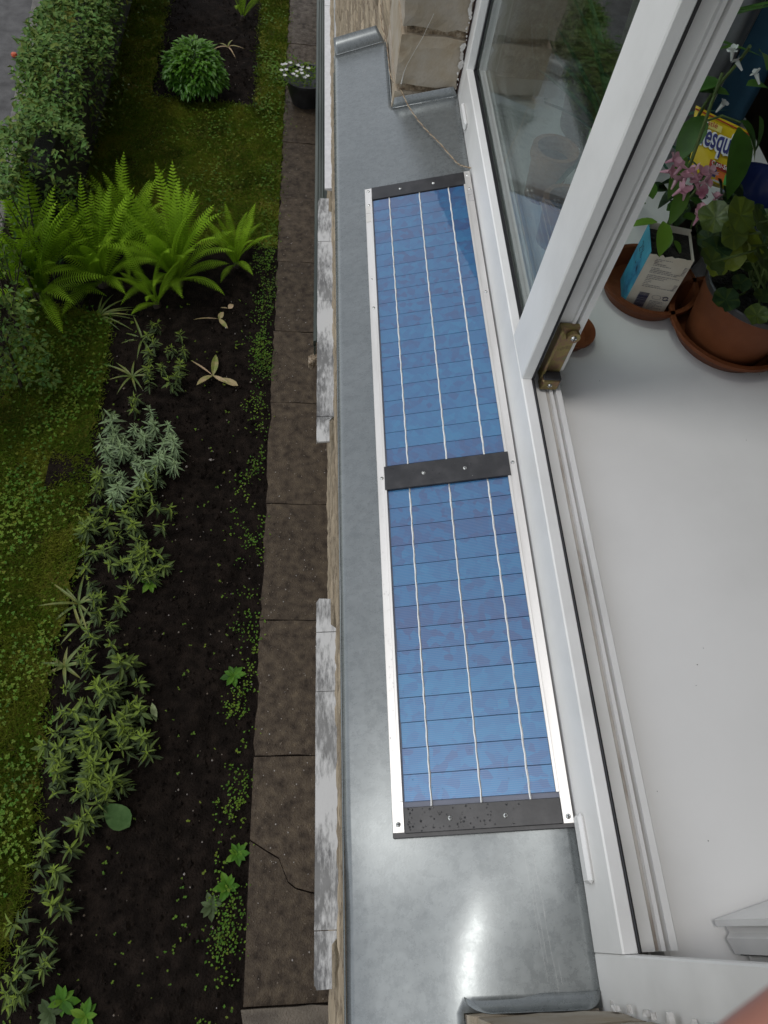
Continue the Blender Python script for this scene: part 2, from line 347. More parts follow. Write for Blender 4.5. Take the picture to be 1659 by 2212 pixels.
# ------------------------------------------------------------------ foliage tools
def leaf_pts(L, W, fold=.25, droop=.15, n=4, shape=0.45):
    """leaf along +x, folded along its midrib, tip drooping: returns verts, faces"""
    vs = []; fs = []
    for i in range(n + 1):
        t = i / n
        wd = W * (math.sin(PI * min(1, t ** (math.log(.5) / math.log(shape)))) ** .8 if 0 < t < 1 else (0.08 if t == 0 else 0.0))
        z = -droop * L * t * t
        vs += [(L * t, -wd / 2, z + fold * wd / 2), (L * t, 0, z), (L * t, wd / 2, z + fold * wd / 2)]
    for i in range(n):
        a = i * 3; fs += [(a, a + 3, a + 4, a + 1), (a + 1, a + 4, a + 5, a + 2)]
    return vs, fs
def xf(vs, pos, yaw, pitch, roll=0.0, s=1.0):
    Mx = Matrix.Translation(pos) @ Matrix.Rotation(yaw, 4, 'Z') @ Matrix.Rotation(-pitch, 4, 'Y') @ Matrix.Rotation(roll, 4, 'X') @ Matrix.Scale(s, 4)
    return [tuple(Mx @ Vector(v)) for v in vs]
LEAF = {}
def add_leaf(mb, pos, yaw, pitch, L, W, roll=0, fold=.25, droop=.15, n=3, shape=.45, m=0, c=None):
    vs, fs = leaf_pts(L, W, fold, droop, n, shape); mb.add(xf(vs, pos, yaw, pitch, roll), fs, m, c)

def scatter_leaves(pos, yaw, pitch, size, wid, tint, name, m, parent=None, roll=None, kind='stuff'):
    """many small folded leaves in one mesh; arrays of equal length"""
    n = len(pos); base = np.array([[0, 0, 0], [.45, -.5, .12], [.45, .5, .12], [1, 0, -.12]], float)
    pr = np.repeat(base[None], n, 0); pr[:, :, 0] *= size[:, None]; pr[:, :, 1] *= wid[:, None]; pr[:, :, 2] *= size[:, None]
    if roll is not None:
        c, s = np.cos(roll)[:, None], np.sin(roll)[:, None]; y, z = pr[:, :, 1].copy(), pr[:, :, 2].copy(); pr[:, :, 1] = y * c - z * s; pr[:, :, 2] = y * s + z * c
    c, s = np.cos(pitch)[:, None], np.sin(pitch)[:, None]; x, z = pr[:, :, 0].copy(), pr[:, :, 2].copy(); pr[:, :, 0] = x * c - z * s; pr[:, :, 2] = x * s + z * c
    c, s = np.cos(yaw)[:, None], np.sin(yaw)[:, None]; x, y = pr[:, :, 0].copy(), pr[:, :, 1].copy(); pr[:, :, 0] = x * c - y * s; pr[:, :, 1] = x * s + y * c
    v = (pr + pos[:, None]).reshape(-1, 3)
    if parent is not None: v = v - np.array(parent.location)
    i0 = np.arange(n) * 4
    tri = np.stack([np.stack([i0, i0 + 1, i0 + 3], -1), np.stack([i0, i0 + 3, i0 + 2], -1)], 1).reshape(-1, 3)
    me = bpy.data.meshes.new(name); me.vertices.add(len(v)); me.vertices.foreach_set('co', v.ravel())
    me.loops.add(tri.size); me.loops.foreach_set('vertex_index', tri.ravel().astype(np.int32))
    me.polygons.add(len(tri)); me.polygons.foreach_set('loop_start', np.arange(0, tri.size, 3).astype(np.int32)); me.polygons.foreach_set('loop_total', np.full(len(tri), 3, np.int32))
    me.update(calc_edges=True)
    at = me.color_attributes.new('tint', 'FLOAT_COLOR', 'CORNER'); tt = np.repeat(tint, 6); at.data.foreach_set('color', np.stack([tt, tt, tt, np.ones_like(tt)], -1).ravel().astype(np.float32))
    me.materials.append(m); ob = bpy.data.objects.new(name, me); COL.objects.link(ob)
    if parent is not None: ob.parent = parent
    if kind: ob['kind'] = kind
    return ob

GRASS = mat('grass_blades', [(0.0632, 0.1292, 0.0114), (0.1292, 0.2441, 0.0173), (0.2586, 0.3160, 0.0345)], 3, .6, spec=.15, tint=(0.24, 0.22, 0.04), trans=.25)
CLOVER = mat('clover_leaves', [(0.0372, 0.1040, 0.0149), (0.0743, 0.1930, 0.0178), (0.1485, 0.2525, 0.0267)], 4, .5, spec=.15, tint=(0.17, 0.19, 0.02), trans=.25)
def in_poly(pts, poly):
    x, y = pts[:, 0], pts[:, 1]; ins = np.zeros(len(pts), bool); n = len(poly)
    for i in range(n):
        (x1, y1), (x2, y2) = poly[i], poly[(i + 1) % n]
        c = ((y1 > y) != (y2 > y)) & (x < (x2 - x1) * (y - y1) / (y2 - y1 + 1e-12) + x1); ins ^= c
    return ins
def rand_in(poly, n, spill=.03):
    q = np.array(poly); lo, hi = q.min(0), q.max(0); p = RNG.uniform(lo, hi, (n, 2)); p = p[in_poly(p, poly)]
    return p + RNG.normal(0, spill, p.shape)
def patchy(p, s=1.3, ph=0.0): return .5 + .5 * np.sin(p[:, 0] * 7.1 * s + ph + 2 * np.sin(p[:, 1] * 3.3 * s)) * np.sin(p[:, 1] * 5.3 * s + 1.7 * np.sin(p[:, 0] * 4.1 * s + ph))
gp = np.concatenate([rand_in(LAWN1, 100000), rand_in(LAWN2a, 76000), rand_in(LAWN2b, 26000), rand_in(LAWN2c, 22000)])
dens = patchy(gp); gp = gp[RNG.random(len(gp)) < .35 + .65 * dens]; n = len(gp)
g = scatter_leaves(np.c_[gp, np.full(n, G + .02)], RNG.uniform(0, 2 * PI, n), RNG.uniform(.25, 1.2, n), RNG.uniform(.015, .055, n), RNG.uniform(.0022, .005, n), np.clip(RNG.normal(.25, .25, n), 0, 1), 'grass', GRASS)
tag(g, 'short mossy grass growing along the hedge and round the soil square', 'grass')
cp = np.concatenate([rand_in(LAWN1, 13000, .05), rand_in(LAWN2a, 3800, .05), rand_in(LAWN2b, 900), rand_in(LAWN2c, 2200, .03)])
near = patchy(cp, .8, 2.0); cp = cp[(RNG.random(len(cp)) < .8 * near ** 2)]; n = len(cp)
k3 = np.repeat(cp, 3, 0); yaw = np.repeat(RNG.uniform(0, 2 * PI, n), 3) + np.tile([0, 2.1, 4.2], n); hz = np.repeat(RNG.uniform(.02, .06, n), 3)
sz = np.repeat(RNG.uniform(.006, .015, n), 3)
g = scatter_leaves(np.c_[k3, G + .02 + hz], yaw, RNG.uniform(-.2, .35, 3 * n), sz, sz * .95, np.clip(np.repeat(RNG.normal(.25, .3, n), 3), 0, 1), 'clover', CLOVER)
tag(g, 'small round clover and weed leaves scattered through the lawn', 'weeds')
# weeds along the path edge
wp = np.c_[RNG.normal(-.29, .055, 2600), RNG.uniform(-.4, 6.6, 2600)]; wp = wp[(wp[:, 0] < -.205) & (RNG.random(len(wp)) < .08 + .9 * np.clip(patchy(wp, 1.0, 4.) - .42, 0, 1) * 2)]; n = len(wp)
k3 = np.repeat(wp, 4, 0) + RNG.normal(0, .016, (4 * n, 2)); sz = RNG.uniform(.008, .019, 4 * n)
g = scatter_leaves(np.c_[k3, G + RNG.uniform(.015, .07, 4 * n)], RNG.uniform(0, 2 * PI, 4 * n), RNG.uniform(-.2, .8, 4 * n), sz, sz * .7, np.clip(RNG.normal(.2, .2, 4 * n), 0, 1), 'weeds', CLOVER)
tag(g, 'low green weeds along the edge of the concrete path', 'weeds')
# seedlings and specks on the soil
wp = np.c_[RNG.uniform(-1.5, -.24, 300), RNG.uniform(-.4, 4.4, 300)]; n = len(wp)
k3 = np.repeat(wp, 3, 0); sz = np.repeat(RNG.uniform(.006, .016, n), 3)
g = scatter_leaves(np.c_[k3, np.full(3 * n, G + .022)], RNG.uniform(0, 2 * PI, 3 * n), RNG.uniform(-.1, .5, 3 * n), sz, sz * .8, np.repeat(RNG.uniform(0, .7, n), 3), 'seedlings', CLOVER)
tag(g, 'tiny green seedlings sprouting in the dark soil', 'seedlings')
mb = MB(); r = random.Random(77)
for k in range(3600):
    x, y = r.uniform(-1.5, -.21), r.uniform(-.6, 4.8)
    if k % 4 == 0: x, y = r.uniform(-1.5, -.48), r.uniform(6.9, 9.4)
    q = r.uniform(.004, .013) * (1.8 if r.random() < .08 else 1); z = G + .012
    mb.add([(x - q, y + r.uniform(-q, q) * .4, z), (x + r.uniform(-q, q) * .4, y - q, z), (x + q, y, z), (x, y + q * 1.2, z), (x + r.uniform(-q, q) * .4, y, z + q * r.uniform(.6, 1.1))], [(0, 1, 4), (1, 2, 4), (2, 3, 4), (3, 0, 4)])
tag(mb.build('soil_clods', SOIL), 'small dark crumbs of soil over the garden bed', 'soil', kind='stuff')
PEB = mat('pale_pebbles', [(0.05, 0.04, 0.03), (0.18, 0.14, 0.10), (0.42, 0.40, 0.38)], 40, .7)
mb = MB()
for k in range(420):
    x, y = rnd(-1.5, -.22), rnd(-.5, 4.6)
    if k % 4 == 0: x, y = rnd(-1.5, -.5), rnd(6.9, 9)
    r_ = rnd(.002, .006) * (1.7 if random.random() < .06 else 1); z = G + .012
    mb.add([(x - r_, y, z), (x, y - r_, z), (x + r_, y, z), (x, y + r_ * 1.3, z), (x, y, z + r_), (x, y, z - r_)], [(0, 1, 4), (1, 2, 4), (2, 3, 4), (3, 0, 4)])
for k in range(900):
    x, y = rnd(-.19, .2), rnd(-.3, 8.5); r_ = rnd(.0015, .005); z = G + .05
    mb.add([(x - r_, y, z), (x, y - r_, z), (x + r_, y, z), (x, y + r_ * 1.3, z), (x, y, z + r_ * .7)], [(0, 1, 4), (1, 2, 4), (2, 3, 4), (3, 0, 4)])
tag(mb.build('pebbles', PEB), 'tiny pale pebbles and crumbs on soil and path', 'pebbles', kind='stuff')

# ------------------------------------------------------------------ hedge
HEDGE = mat('hedge_leaves', [(0.0390, 0.0976, 0.0174), (0.0737, 0.1692, 0.0304), (0.1194, 0.2279, 0.0521)], 9, .6, tint=(0.16, 0.19, 0.030), trans=.12, spec=.25)
BARK = mat('bark', [(0.02, 0.014, 0.01), (0.05, 0.038, 0.026)], 30, .85, bump=.6)
hedge = thing('hedge', 'clipped dark green leafy hedge between lawn and asphalt', 'hedge', (-1.8, 5, G))
n = 19000
yy = RNG.uniform(2.85, 9.6, n); topw = RNG.random(n)
cx = -1.83 + .03 * np.sin(yy * 3.1) - .60 * np.clip(3.4 - yy, 0, .45) / .45; hw = .25 + .05 * np.sin(yy * 4.3 + 1) + .03 * np.sin(yy * 9.7)
hh = 1.04 + .05 * np.sin(yy * 2.3) + .04 * np.sin(yy * 7.9 + 2)
uu = RNG.uniform(-1, 1, n); on_top = topw < .76
gapmask = (yy > 3.25) & (yy < 4.75)                                   # where the hedge thins out and steps back
vz = RNG.uniform(.03, .95, n) ** .7
xs = np.where(on_top, cx + uu * hw, cx + np.sign(uu) * (hw * RNG.uniform(.9, 1.04, n) - .34 * (1 - vz)))
zs = np.where(on_top, hh - .14 * np.abs(uu) ** 3 + RNG.normal(0, .035, n), hh * vz)
xs = xs + RNG.normal(0, .02, n); keep = ~(gapmask & (xs > -1.86)); xs, yy, zs, uu, on_top = xs[keep], yy[keep], zs[keep], uu[keep], on_top[keep]; n = len(xs)
yaw = RNG.uniform(0, 2 * PI, n); pitch = np.where(on_top, RNG.normal(.15, .35, n), RNG.normal(-.3, .4, n)); sz = RNG.uniform(.035, .062, n)
scatter_leaves(np.c_[xs, yy, G + zs], yaw, pitch, sz, sz * .52, np.clip(RNG.normal(.22, .28, n), 0, 1), 'foliage', HEDGE, hedge, RNG.normal(0, .35, n))
mb = MB()
for k in range(30):
    y = 2.35 + k * .25 + rnd(-.05, .05); x = -1.92 + rnd(-.05, .05) - (.55 if y < 3.2 else 0); mb.tube([(x, y, G - .02), (x + rnd(-.05, .05), y + rnd(-.05, .05), G + .5)], [.014, .009], 5)
    for b in range(5): mb.tube([(x, y, G + rnd(.2, .5)), (x + rnd(-.12, .16), y + rnd(-.2, .2), G + rnd(.6, .85))], [.007, .003], 4)
mb.build('branches', BARK, hedge)['kind'] = 'stuff'
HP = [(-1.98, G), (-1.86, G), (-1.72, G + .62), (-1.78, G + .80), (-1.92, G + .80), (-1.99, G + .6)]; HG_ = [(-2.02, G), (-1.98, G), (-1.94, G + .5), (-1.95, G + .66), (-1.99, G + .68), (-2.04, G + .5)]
MB().prism([(x_ - .58, z_) for x_, z_ in HP], 'y', 2.95, 3.25).prism(HP, 'y', 4.6, 9.5).build('shade_core', mat('hedge_inside', [(.004, .006, .003), (.012, .014, .008)], 30, .9, bump=.8), hedge)  # solid core, near-black to stand for the shade inside the hedge
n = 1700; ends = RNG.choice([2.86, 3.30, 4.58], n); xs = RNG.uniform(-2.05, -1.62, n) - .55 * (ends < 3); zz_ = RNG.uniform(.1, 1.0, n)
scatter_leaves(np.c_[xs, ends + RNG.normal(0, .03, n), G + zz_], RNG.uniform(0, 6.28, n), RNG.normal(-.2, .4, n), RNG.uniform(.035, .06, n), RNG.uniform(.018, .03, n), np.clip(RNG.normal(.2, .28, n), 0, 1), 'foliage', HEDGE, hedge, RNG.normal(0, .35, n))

# ------------------------------------------------------------------ ferns
FERN = mat('fern_fronds', [(0.1628, 0.2985, 0.0136), (0.2307, 0.4071, 0.0190), (0.3121, 0.5157, 0.0299)], 5, .6, spec=.12, trans=.35, rnd_amt=.16)
def frond_mesh(L, lean, arch, halfw, seed):
    r = random.Random(seed); mb = MB(); pts = []; ang = lean; x = z = 0.0; n = 18
    for i in range(n + 1):
        pts.append(Vector((x, 0, z))); ang -= arch / n * (.4 + 1.4 * i / n); x += L / n * math.cos(ang); z += L / n * math.sin(ang)
    mb.tube(pts, [.0035 * (1 - .8 * i / n) for i in range(n + 1)], 4)
    for i in range(3, 2 * n):
        t = i / (2 * n); k = i // 2; f = (i % 2) / 2
        p = pts[k].lerp(pts[min(k + 1, n)], f * 1.0); tg = (pts[min(k + 1, n)] - pts[k]).normalized(); nr = Vector((-tg.z, 0, tg.x))
        wl = halfw * (math.sin(PI * min(1, (t * 1.02)) ** 1.25) ** .75) * (1 if t < .98 else .5) * r.uniform(.93, 1.05)
        if t > .8: wl *= .9
        bw = L / n * .5 * .62
        for s in (-1, 1):
            d = (Vector((0, s, 0)) * .93 + tg * .32).normalized(); cu = -nr * (.22 + .1 * r.random())
            a = p - tg * bw * .5; b = p + tg * bw * .5; mid = p + d * wl * .55 + nr * .06 * wl
            tip = p + d * wl + cu * wl + tg * wl * .08
            mb.add([a, b, mid + tg * bw * .42, mid - tg * bw * .42, tip], [(0, 1, 2, 3), (3, 2, 4)] if s > 0 else [(1, 0, 3, 2), (2, 3, 4)])
    return mb
FRM = []
for i, (L, ln, ar, hw) in enumerate([(.80, rad(82), .62, .072), (.76, rad(74), .85, .070), (.68, rad(62), 1.1, .066), (.56, rad(46), 1.2, .06)]):
    ob = frond_mesh(L, ln, ar, hw, i).build('frond', FERN); FRM.append(ob.data); bpy.data.objects.remove(ob)
def fern(u, v, scale, nf, label, seed, yaw0=0):
    x, y, z = P(u, v); r = random.Random(seed)
    t = thing('fern', label, 'fern', (x, y, z), 'ferns in front of the lawn')
    MB().lathe([(0, .06), (.035, .05), (.05, .02), (.055, -.02)], 0, 0, 9).build('crown', BARK, t, loc=1).scale = (scale,) * 3
    for k in range(nf):
        tier = 0 if k < nf * .4 else 1 if k < nf * .7 else 2 if k < nf * .9 else 3
        ob = bpy.data.objects.new('frond', FRM[tier]); COL.objects.link(ob); ob.parent = t
        ob.location = (r.uniform(-.02, .02), r.uniform(-.02, .02), .02)
        ob.rotation_euler = (r.uniform(-.3, .3), r.uniform(-.15, .15), yaw0 + 2 * PI * k * .618 + r.uniform(-.15, .15)); s = scale * r.uniform(.86, 1.12); ob.scale = (s, s, s)
    return t
fern(92, 642, 1.12, 46, 'largest bright green fern, leftmost of the clump beside the hedge', 1)
fern(225, 615, .95, 32, 'bright green fern in the middle of the clump, behind the small front one', 2, 1)
fern(385, 612, .98, 44, 'big bright green fern at the right of the clump, tall upright fronds', 3, 2)
fern(290, 545, .85, 26, 'bright green fern at the back of the clump, half hidden by its neighbours', 8, 2.2)
fern(340, 660, .62, 10, 'low small fern at the front of the clump, next to the bare soil', 4, .5)
fern(512, 575, .58, 18, 'small separate fern standing between the clump and the concrete path', 5, 1.2)
fern(525, 42, .62, 7, 'small pale fern beyond the round bush, by the far soil', 6, .3)

# ------------------------------------------------------------------ round bush
PEONY = mat('peony_leaves', [(0.0473, 0.1620, 0.0135), (0.0675, 0.2295, 0.0189), (0.1215, 0.3240, 0.0270)], 6, .42, tint=(0.11, 0.24, 0.02), trans=.25)
bx, by, bz = P(428, 207)
bush = thing('round_bush', 'rounded bright green bush alone in the square of dark soil', 'bush', (bx, by, bz))
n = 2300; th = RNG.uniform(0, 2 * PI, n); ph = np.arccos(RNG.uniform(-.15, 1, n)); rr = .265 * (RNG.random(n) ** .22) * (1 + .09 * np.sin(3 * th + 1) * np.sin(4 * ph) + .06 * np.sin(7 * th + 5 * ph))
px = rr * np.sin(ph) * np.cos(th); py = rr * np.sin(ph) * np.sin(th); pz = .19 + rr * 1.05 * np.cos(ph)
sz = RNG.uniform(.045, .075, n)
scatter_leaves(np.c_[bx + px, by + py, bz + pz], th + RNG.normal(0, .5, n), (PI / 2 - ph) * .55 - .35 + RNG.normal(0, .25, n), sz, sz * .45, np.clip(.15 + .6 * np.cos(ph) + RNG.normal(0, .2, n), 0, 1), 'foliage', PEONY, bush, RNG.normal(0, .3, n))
mb = MB()
for k in range(22): a = rnd(0, 6.28); q = rnd(.05, .2); mb.tube([(bx + .04 * math.cos(a), by + .04 * math.sin(a), bz - .01), (bx + q * math.cos(a), by + q * math.sin(a), bz + .32)], [.005, .003], 5)
mb.build('stems', mat('bush_stems', [(.03, .06, .015), (.06, .09, .02)], 20), bush)['kind'] = 'stuff'

# ------------------------------------------------------------------ garden perennials
PHLOX = mat('phlox_leaves', [(0.0404, 0.0652, 0.0248), (0.0590, 0.0900, 0.0342), (0.0807, 0.1149, 0.0497)], 10, .6, spec=.2, tint=(0.19, 0.27, 0.03), trans=.15, rnd_amt=.22)
SILVER = mat('silver_leaves', [(0.125, 0.19, 0.095), (0.19, 0.265, 0.145), (0.28, 0.35, 0.22)], 10, .8, tint=(0.27, 0.37, 0.18), trans=.12, rnd_amt=.12, spec=.1)
STEM = mat('green_stem', [(.05, .08, .02), (.09, .13, .03)], 20)
def rosette(kind, seed):
    r = random.Random(seed); mb = MB(); H = (.24 if kind == 'phlox' else .20) * r.uniform(.75, 1.2)
    for st in range(r.choice([1, 1, 2, 2]) if kind == 'phlox' else 1):
        ox, oy = (0, 0) if st == 0 else (r.uniform(-.06, .06), r.uniform(-.06, .06)); h_ = H * (1 if st == 0 else r.uniform(.6, .9)); bx_, by_ = r.uniform(-.03, .03), r.uniform(-.03, .03)
        mb.tube([(ox * .3, oy * .3, -.01), (ox * .7 + bx_ * .4, oy * .7 + by_ * .4, h_ * .5), (ox + bx_, oy + by_, h_)], [.004, .0035, .002], 5, m=1, c=0.)
        tiers = r.choice([5, 6, 7]) if kind == 'phlox' else 8; lw = r.uniform(.2, .34) if kind == 'phlox' else .17; sz_ = r.uniform(.8, 1.15)
        for i in range(tiers):
            t = i / (tiers - 1); z = h_ * (.25 + .75 * t); nl = r.choice([3, 4, 4]) if kind == 'phlox' else 5; f_ = (.25 + .75 * t)
            L = (.085 if kind == 'phlox' else .07) * sz_ * (.75 + .45 * math.sin(PI * (t * .8 + .1))) * (1 - .45 * max(0, t - .7) / .3)
            yaw0 = r.uniform(0, 6.28)
            for k in range(nl):
                if r.random() < .12: continue
                tn = max(0.0, (t - .4) / .6) ** 1.1 * r.uniform(.6, 1.2); Lk = L * r.uniform(.65, 1.2)
                add_leaf(mb, (ox + bx_ * f_, oy + by_ * f_, z + r.uniform(-.008, .008)), yaw0 + 2 * PI * k / nl + r.uniform(-.45, .45), -.3 + 1.0 * t * t + r.uniform(-.35, .35), Lk, Lk * lw, r.uniform(-.6, .6), .5, r.uniform(.1, .5), 3, .42, 0, min(1, tn))
    ob = mb.build('plant', [PHLOX if kind == 'phlox' else SILVER, STEM]); me = ob.data; bpy.data.objects.remove(ob); return me
PHM = [rosette('phlox', s) for s in range(14)]; SVM = [rosette('silver', 20 + s) for s in range(8)]
def zA(x, y): return x * .329, (1000 + y * .5425) / 1.649
def zB(x, y): return x * .329, (1900 + y * .5425) / 1.649
def zC(x, y): return x * .329, (2750 + y * .5425) / 1.649
ph_up = [(990,270),(960,330),(1000,400),(960,460),(970,540),(960,600),(970,660),(1170,340),(1130,420),(1190,450),(1170,520),(1070,540),(1140,600),(1140,670),(900,740),(880,820),(730,840)]
sv = [(680,920),(700,980),(770,970),(980,860),(960,920),(1000,960),(1110,930),(1090,1000),(900,1000),(800,1020),(690,1080),(720,1130),(790,1080),(860,1080),(930,1060),(990,1030),(1140,1090),(1090,1130),(1100,1170),(860,1160),(990,1130),(690,1180),(930,1180),(800,1240),(1000,1180),(1040,1260),(760,1350),(740,1420),(870,1290),(690,1240),(1150,1010),(840,950),(1040,1060)]
ph_mid = [zA(*q) for q in [(680,1260),(930,1290),(1020,1290),(910,1370),(1000,1390),(900,1430),(1040,1450),(1080,1480),(860,1490),(630,1380),(640,1460),(620,1530),(600,1580),(520,1630),(580,1620),(700,1600),(800,1590),(840,1540),(800,1640),(920,1600),(1020,1590)]] + [zB(*q) for q in [(740,50),(850,60),(960,90),(1070,120),(720,120),(740,180),(860,130),(930,140),(870,190),(940,220),(1010,190),(1000,260),(890,230)]]
ph_line = [zB(*q) for q in [(570,130),(560,200),(610,330),(620,400),(800,340),(780,490),(610,480),(575,545),(560,640),(760,600),(720,750),(510,790),(530,840)]]
ph_low = [zB(*q) for q in [(810,900),(930,970),(450,990),(610,1000),(700,960),(670,1050),(710,1090),(780,1060),(870,1120),(880,1180),(930,1200),(430,1140),(540,1140),(490,1200),(800,1160),(780,1220),(540,1250),(620,1280),(400,1270),(720,1280),(800,1260),(530,1340),(700,1340),(820,1330),(900,1320),(850,1400),(920,1380),(310,1390),(450,1400),(560,1400),(610,1350),(380,1450),(310,1500),(520,1470),(590,1490),(640,1500),(380,1560),(560,1600),(680,1560),(760,1550),(620,1580),(330,1630),(540,1640),(700,1640)]] + [zC(*q) for q in [(330,70),(560,60),(500,160),(600,140),(720,110),(810,110),(640,230),(560,300),(450,320)]]
ph_end = [zC(*q) for q in [(300,430),(420,510),(280,620),(400,700),(240,780),(370,880),(180,970),(300,1110),(150,1200),(270,1270),(150,1340),(170,1450),(90,1480)]]
def plants(pts, meshes, name, label, cat, group, s0, h=.2, mm=None):
    for i, (u, v) in enumerate(pts):
        x, y, _ = onz(u, v, G + h * s0); ob = bpy.data.objects.new(name, meshes[i % len(meshes)]); COL.objects.link(ob)
        ob.location = (x + rnd(-.01, .01), y + rnd(-.01, .01), G + .004); ob.rotation_euler = (rnd(-.28, .28), rnd(-.28, .28), rnd(0, 6.28)); s = s0 * rnd(.75, 1.2); ob.scale = (s, s, s * rnd(.9, 1.1))
        tag(ob, label, cat, group)
plants([zA(*q) for q in ph_up], PHM, 'leafy_plant', 'leafy green plant in the patch between the ferns and the silver plants', 'plant', 'leafy plants below the ferns', .66)
plants([zA(*q) for q in sv], SVM, 'silver_plant', 'silvery grey-green plant with narrow woolly leaves in the soil bed', 'plant', 'silver plants', .86)
plants(ph_mid, PHM, 'leafy_plant', 'leafy green plant in the patch just below the silver plants', 'plant', 'leafy plants below the silver ones', .68)
plants(ph_line, PHM, 'leafy_plant', 'leafy green plant in the sparse line along the lawn edge', 'plant', 'leafy plants in the sparse line', .62)
plants(ph_low, PHM, 'leafy_plant', 'leafy yellow-green plant in the dense clump near the large fallen round leaf', 'plant', 'leafy plants in the dense low clump', .78)
plants(ph_end, PHM, 'leafy_plant', 'leafy green plant in the straggling row at the lower left corner', 'plant', 'leafy plants at the near end of the bed', .66)

STRAP = mat('strap_leaves', [(0.07, 0.12, 0.02), (0.13, 0.18, 0.04), (0.22, 0.22, 0.05)], 8, .5, trans=.2)
BEIGE = mat('withered_leaves', [(0.20, 0.24, 0.05), (0.38, 0.30, 0.14), (0.50, 0.36, 0.22)], 9, .6, trans=.15)
def strap_clump(u, v, nl, L, label, seed, m=STRAP, wd=.016, dr=.9, spread=1.0, yaw0=0.0):
    x, y, z = P(u, v); r = random.Random(seed); t = thing('strap_leaf_plant', label, 'plant', (x, y, z))
    for k in range(nl):
        mb = MB(); l_ = L * r.uniform(.7, 1.15); vs, fs = leaf_pts(l_, wd, .35, dr, 6, .4)
        mb.add(xf(vs, (0, 0, .01), yaw0 + spread * 2 * PI * k / nl + r.uniform(-.3, .3), r.uniform(.6, 1.0)), fs); mb.build('leaf', m, t, loc=1)
    return t
strap_clump(*zB(520, 470), 9, .17, 'yellowing strap-leaved clump next to the sparse row, near the red scrap of leaf', 1, dr=.8)
strap_clump(*zB(530, 610), 6, .13, 'small yellow strap-leaved tuft just below the yellowing clump', 2)
strap_clump(*zA(870, 640), 9, .17, 'green strap-leaved clump above the silver plants', 3, dr=.85)
strap_clump(*zA(940, 400), 7, .16, 'green strap-leaved clump among the leafy plants nearest the ferns', 4)
strap_clump(*zB(430, 880), 8, .12, 'short dark strap-leaved tuft with one orange leaf at the lawn edge', 5, MATS['phlox_leaves'] if False else STRAP, .02)
strap_clump(*zA(650, 250), 9, .2, 'flopped strap-leaved clump in front of the ferns, leaves lying to one side', 6, dr=1.0, spread=.35, yaw0=-.6)
strap_clump(492, 105, 5, .16, 'pale yellow withering tuft by the far soil, right of the round bush', 7, BEIGE)
def wilted(u, v, leaves, label):
    x, y, z = P(u, v); t = thing('wilted_tulip', label, 'plant', (x, y, z + .02))
    for (yaw, L, W, pit, dr) in leaves:
        vs, fs = leaf_pts(L, W, .3, dr, 7, .5); MB().add(xf(vs, (0, 0, .01), yaw, pit, .3), fs).build('leaf', BEIGE, t, loc=1)
    return t
wilted(*zA(1400, 640), [(1.4, .17, .05, .5, .4), (3.9, .15, .055, .3, .2), (-.55, .14, .03, .1, .1), (2.5, .2, .018, .2, .1)], 'wilted tulip with broad beige-green leaves, nearer of the two withered ones')
wilted(*zA(1440, 270), [(.9, .06, .04, .8, .5), (3.3, .19, .014, .3, .2), (-.9, .10, .035, .1, .3)], 'wilted tulip with curled thin leaves, nearer the ferns')
t = wilted(*zA(1500, 200), [(.6, .05, .04, .4, .2), (3.1, .06, .015, .1, .1)], 'small withered sprig with one yellow-green leaf, closest to the ferns')
x, y, z = P(*zA(1510, 690)); vs, fs = leaf_pts(.15, .055, .2, .05, 6, .4); ob = MB().add(xf(vs, (0, 0, 0), 2.7, .05), fs).build('fallen_leaf', BEIGE); ob.location = (x + .06, y - .02, z + .03); tag(ob, 'beige withered leaf lying right of the wilted tulip', 'leaf')
x, y, z = P(*zC(780, 300)); vs, fs = leaf_pts(.18, .12, .22, .12, 7, .38); ob = MB().add(xf(vs, (0, 0, 0), 2.5, .12), fs).build('fallen_leaf', mat('hosta_leaf', [(.035, .08, .02), (.06, .115, .035)], 20, .7, spec=.15)); ob.location = (x + .07, y - .05, z + .05); auto_smooth(ob, 80); tag(ob, 'large round grey-green leaf lying at the end of the dense clump', 'leaf')
x, y, z = P(*zB(1020, 1180)); vs, fs = leaf_pts(.11, .035, .1, .02, 5, .45); ob = MB().add(xf(vs, (0, 0, 0), -1.25, .03), fs).build('fallen_leaf', mat('fallen_pale_leaf', [(.16, .22, .07), (.22, .27, .11)], 20, .5)); ob.location = (x - .02, y + .05, z + .025); tag(ob, 'single pale pointed leaf lying on bare soil beside the clump', 'leaf')
for (u, v, lab, sc_) in [(*zC(1560, 540), 'serrated yellow-green dandelion leaf rosette at the path edge', .8), (*zB(1540, 940), 'low spreading weed on the soil near the path', .9), (*zC(1500, 750), 'leafy weed at the path edge near the cracked slab', .9), (*zC(1390, 880), 'flat dark dandelion rosette on the soil near the cracked slab', .8), (*zC(420, 1500), 'broad-leaved seedling at the bottom edge of the soil bed', 1.0), (*zC(570, 1600), 'broad-leaved green plant cut by the bottom edge of the picture', .85), (*zC(340, 1580), 'broad-leaved dark plant in the bottom left corner', .9), (*zB(990, 340), 'bright green lobed plant at the end of the patch below the silver plants', .9)]:
    x, y, z = P(u, v); t = thing('weed', lab, 'weed', (x, y, z + .01))
    for k in range(9):
        L = .075 * sc_ * rnd(.7, 1.2); vs, fs = leaf_pts(L, L * .5, .3, .35, 4, .55); MB().add(xf(vs, (0, 0, .01), k * .7 + rnd(-.2, .2), rnd(.2, .8)), fs).build('leaf', CLOVER if 'dark' not in lab else PHLOX, t, loc=1)

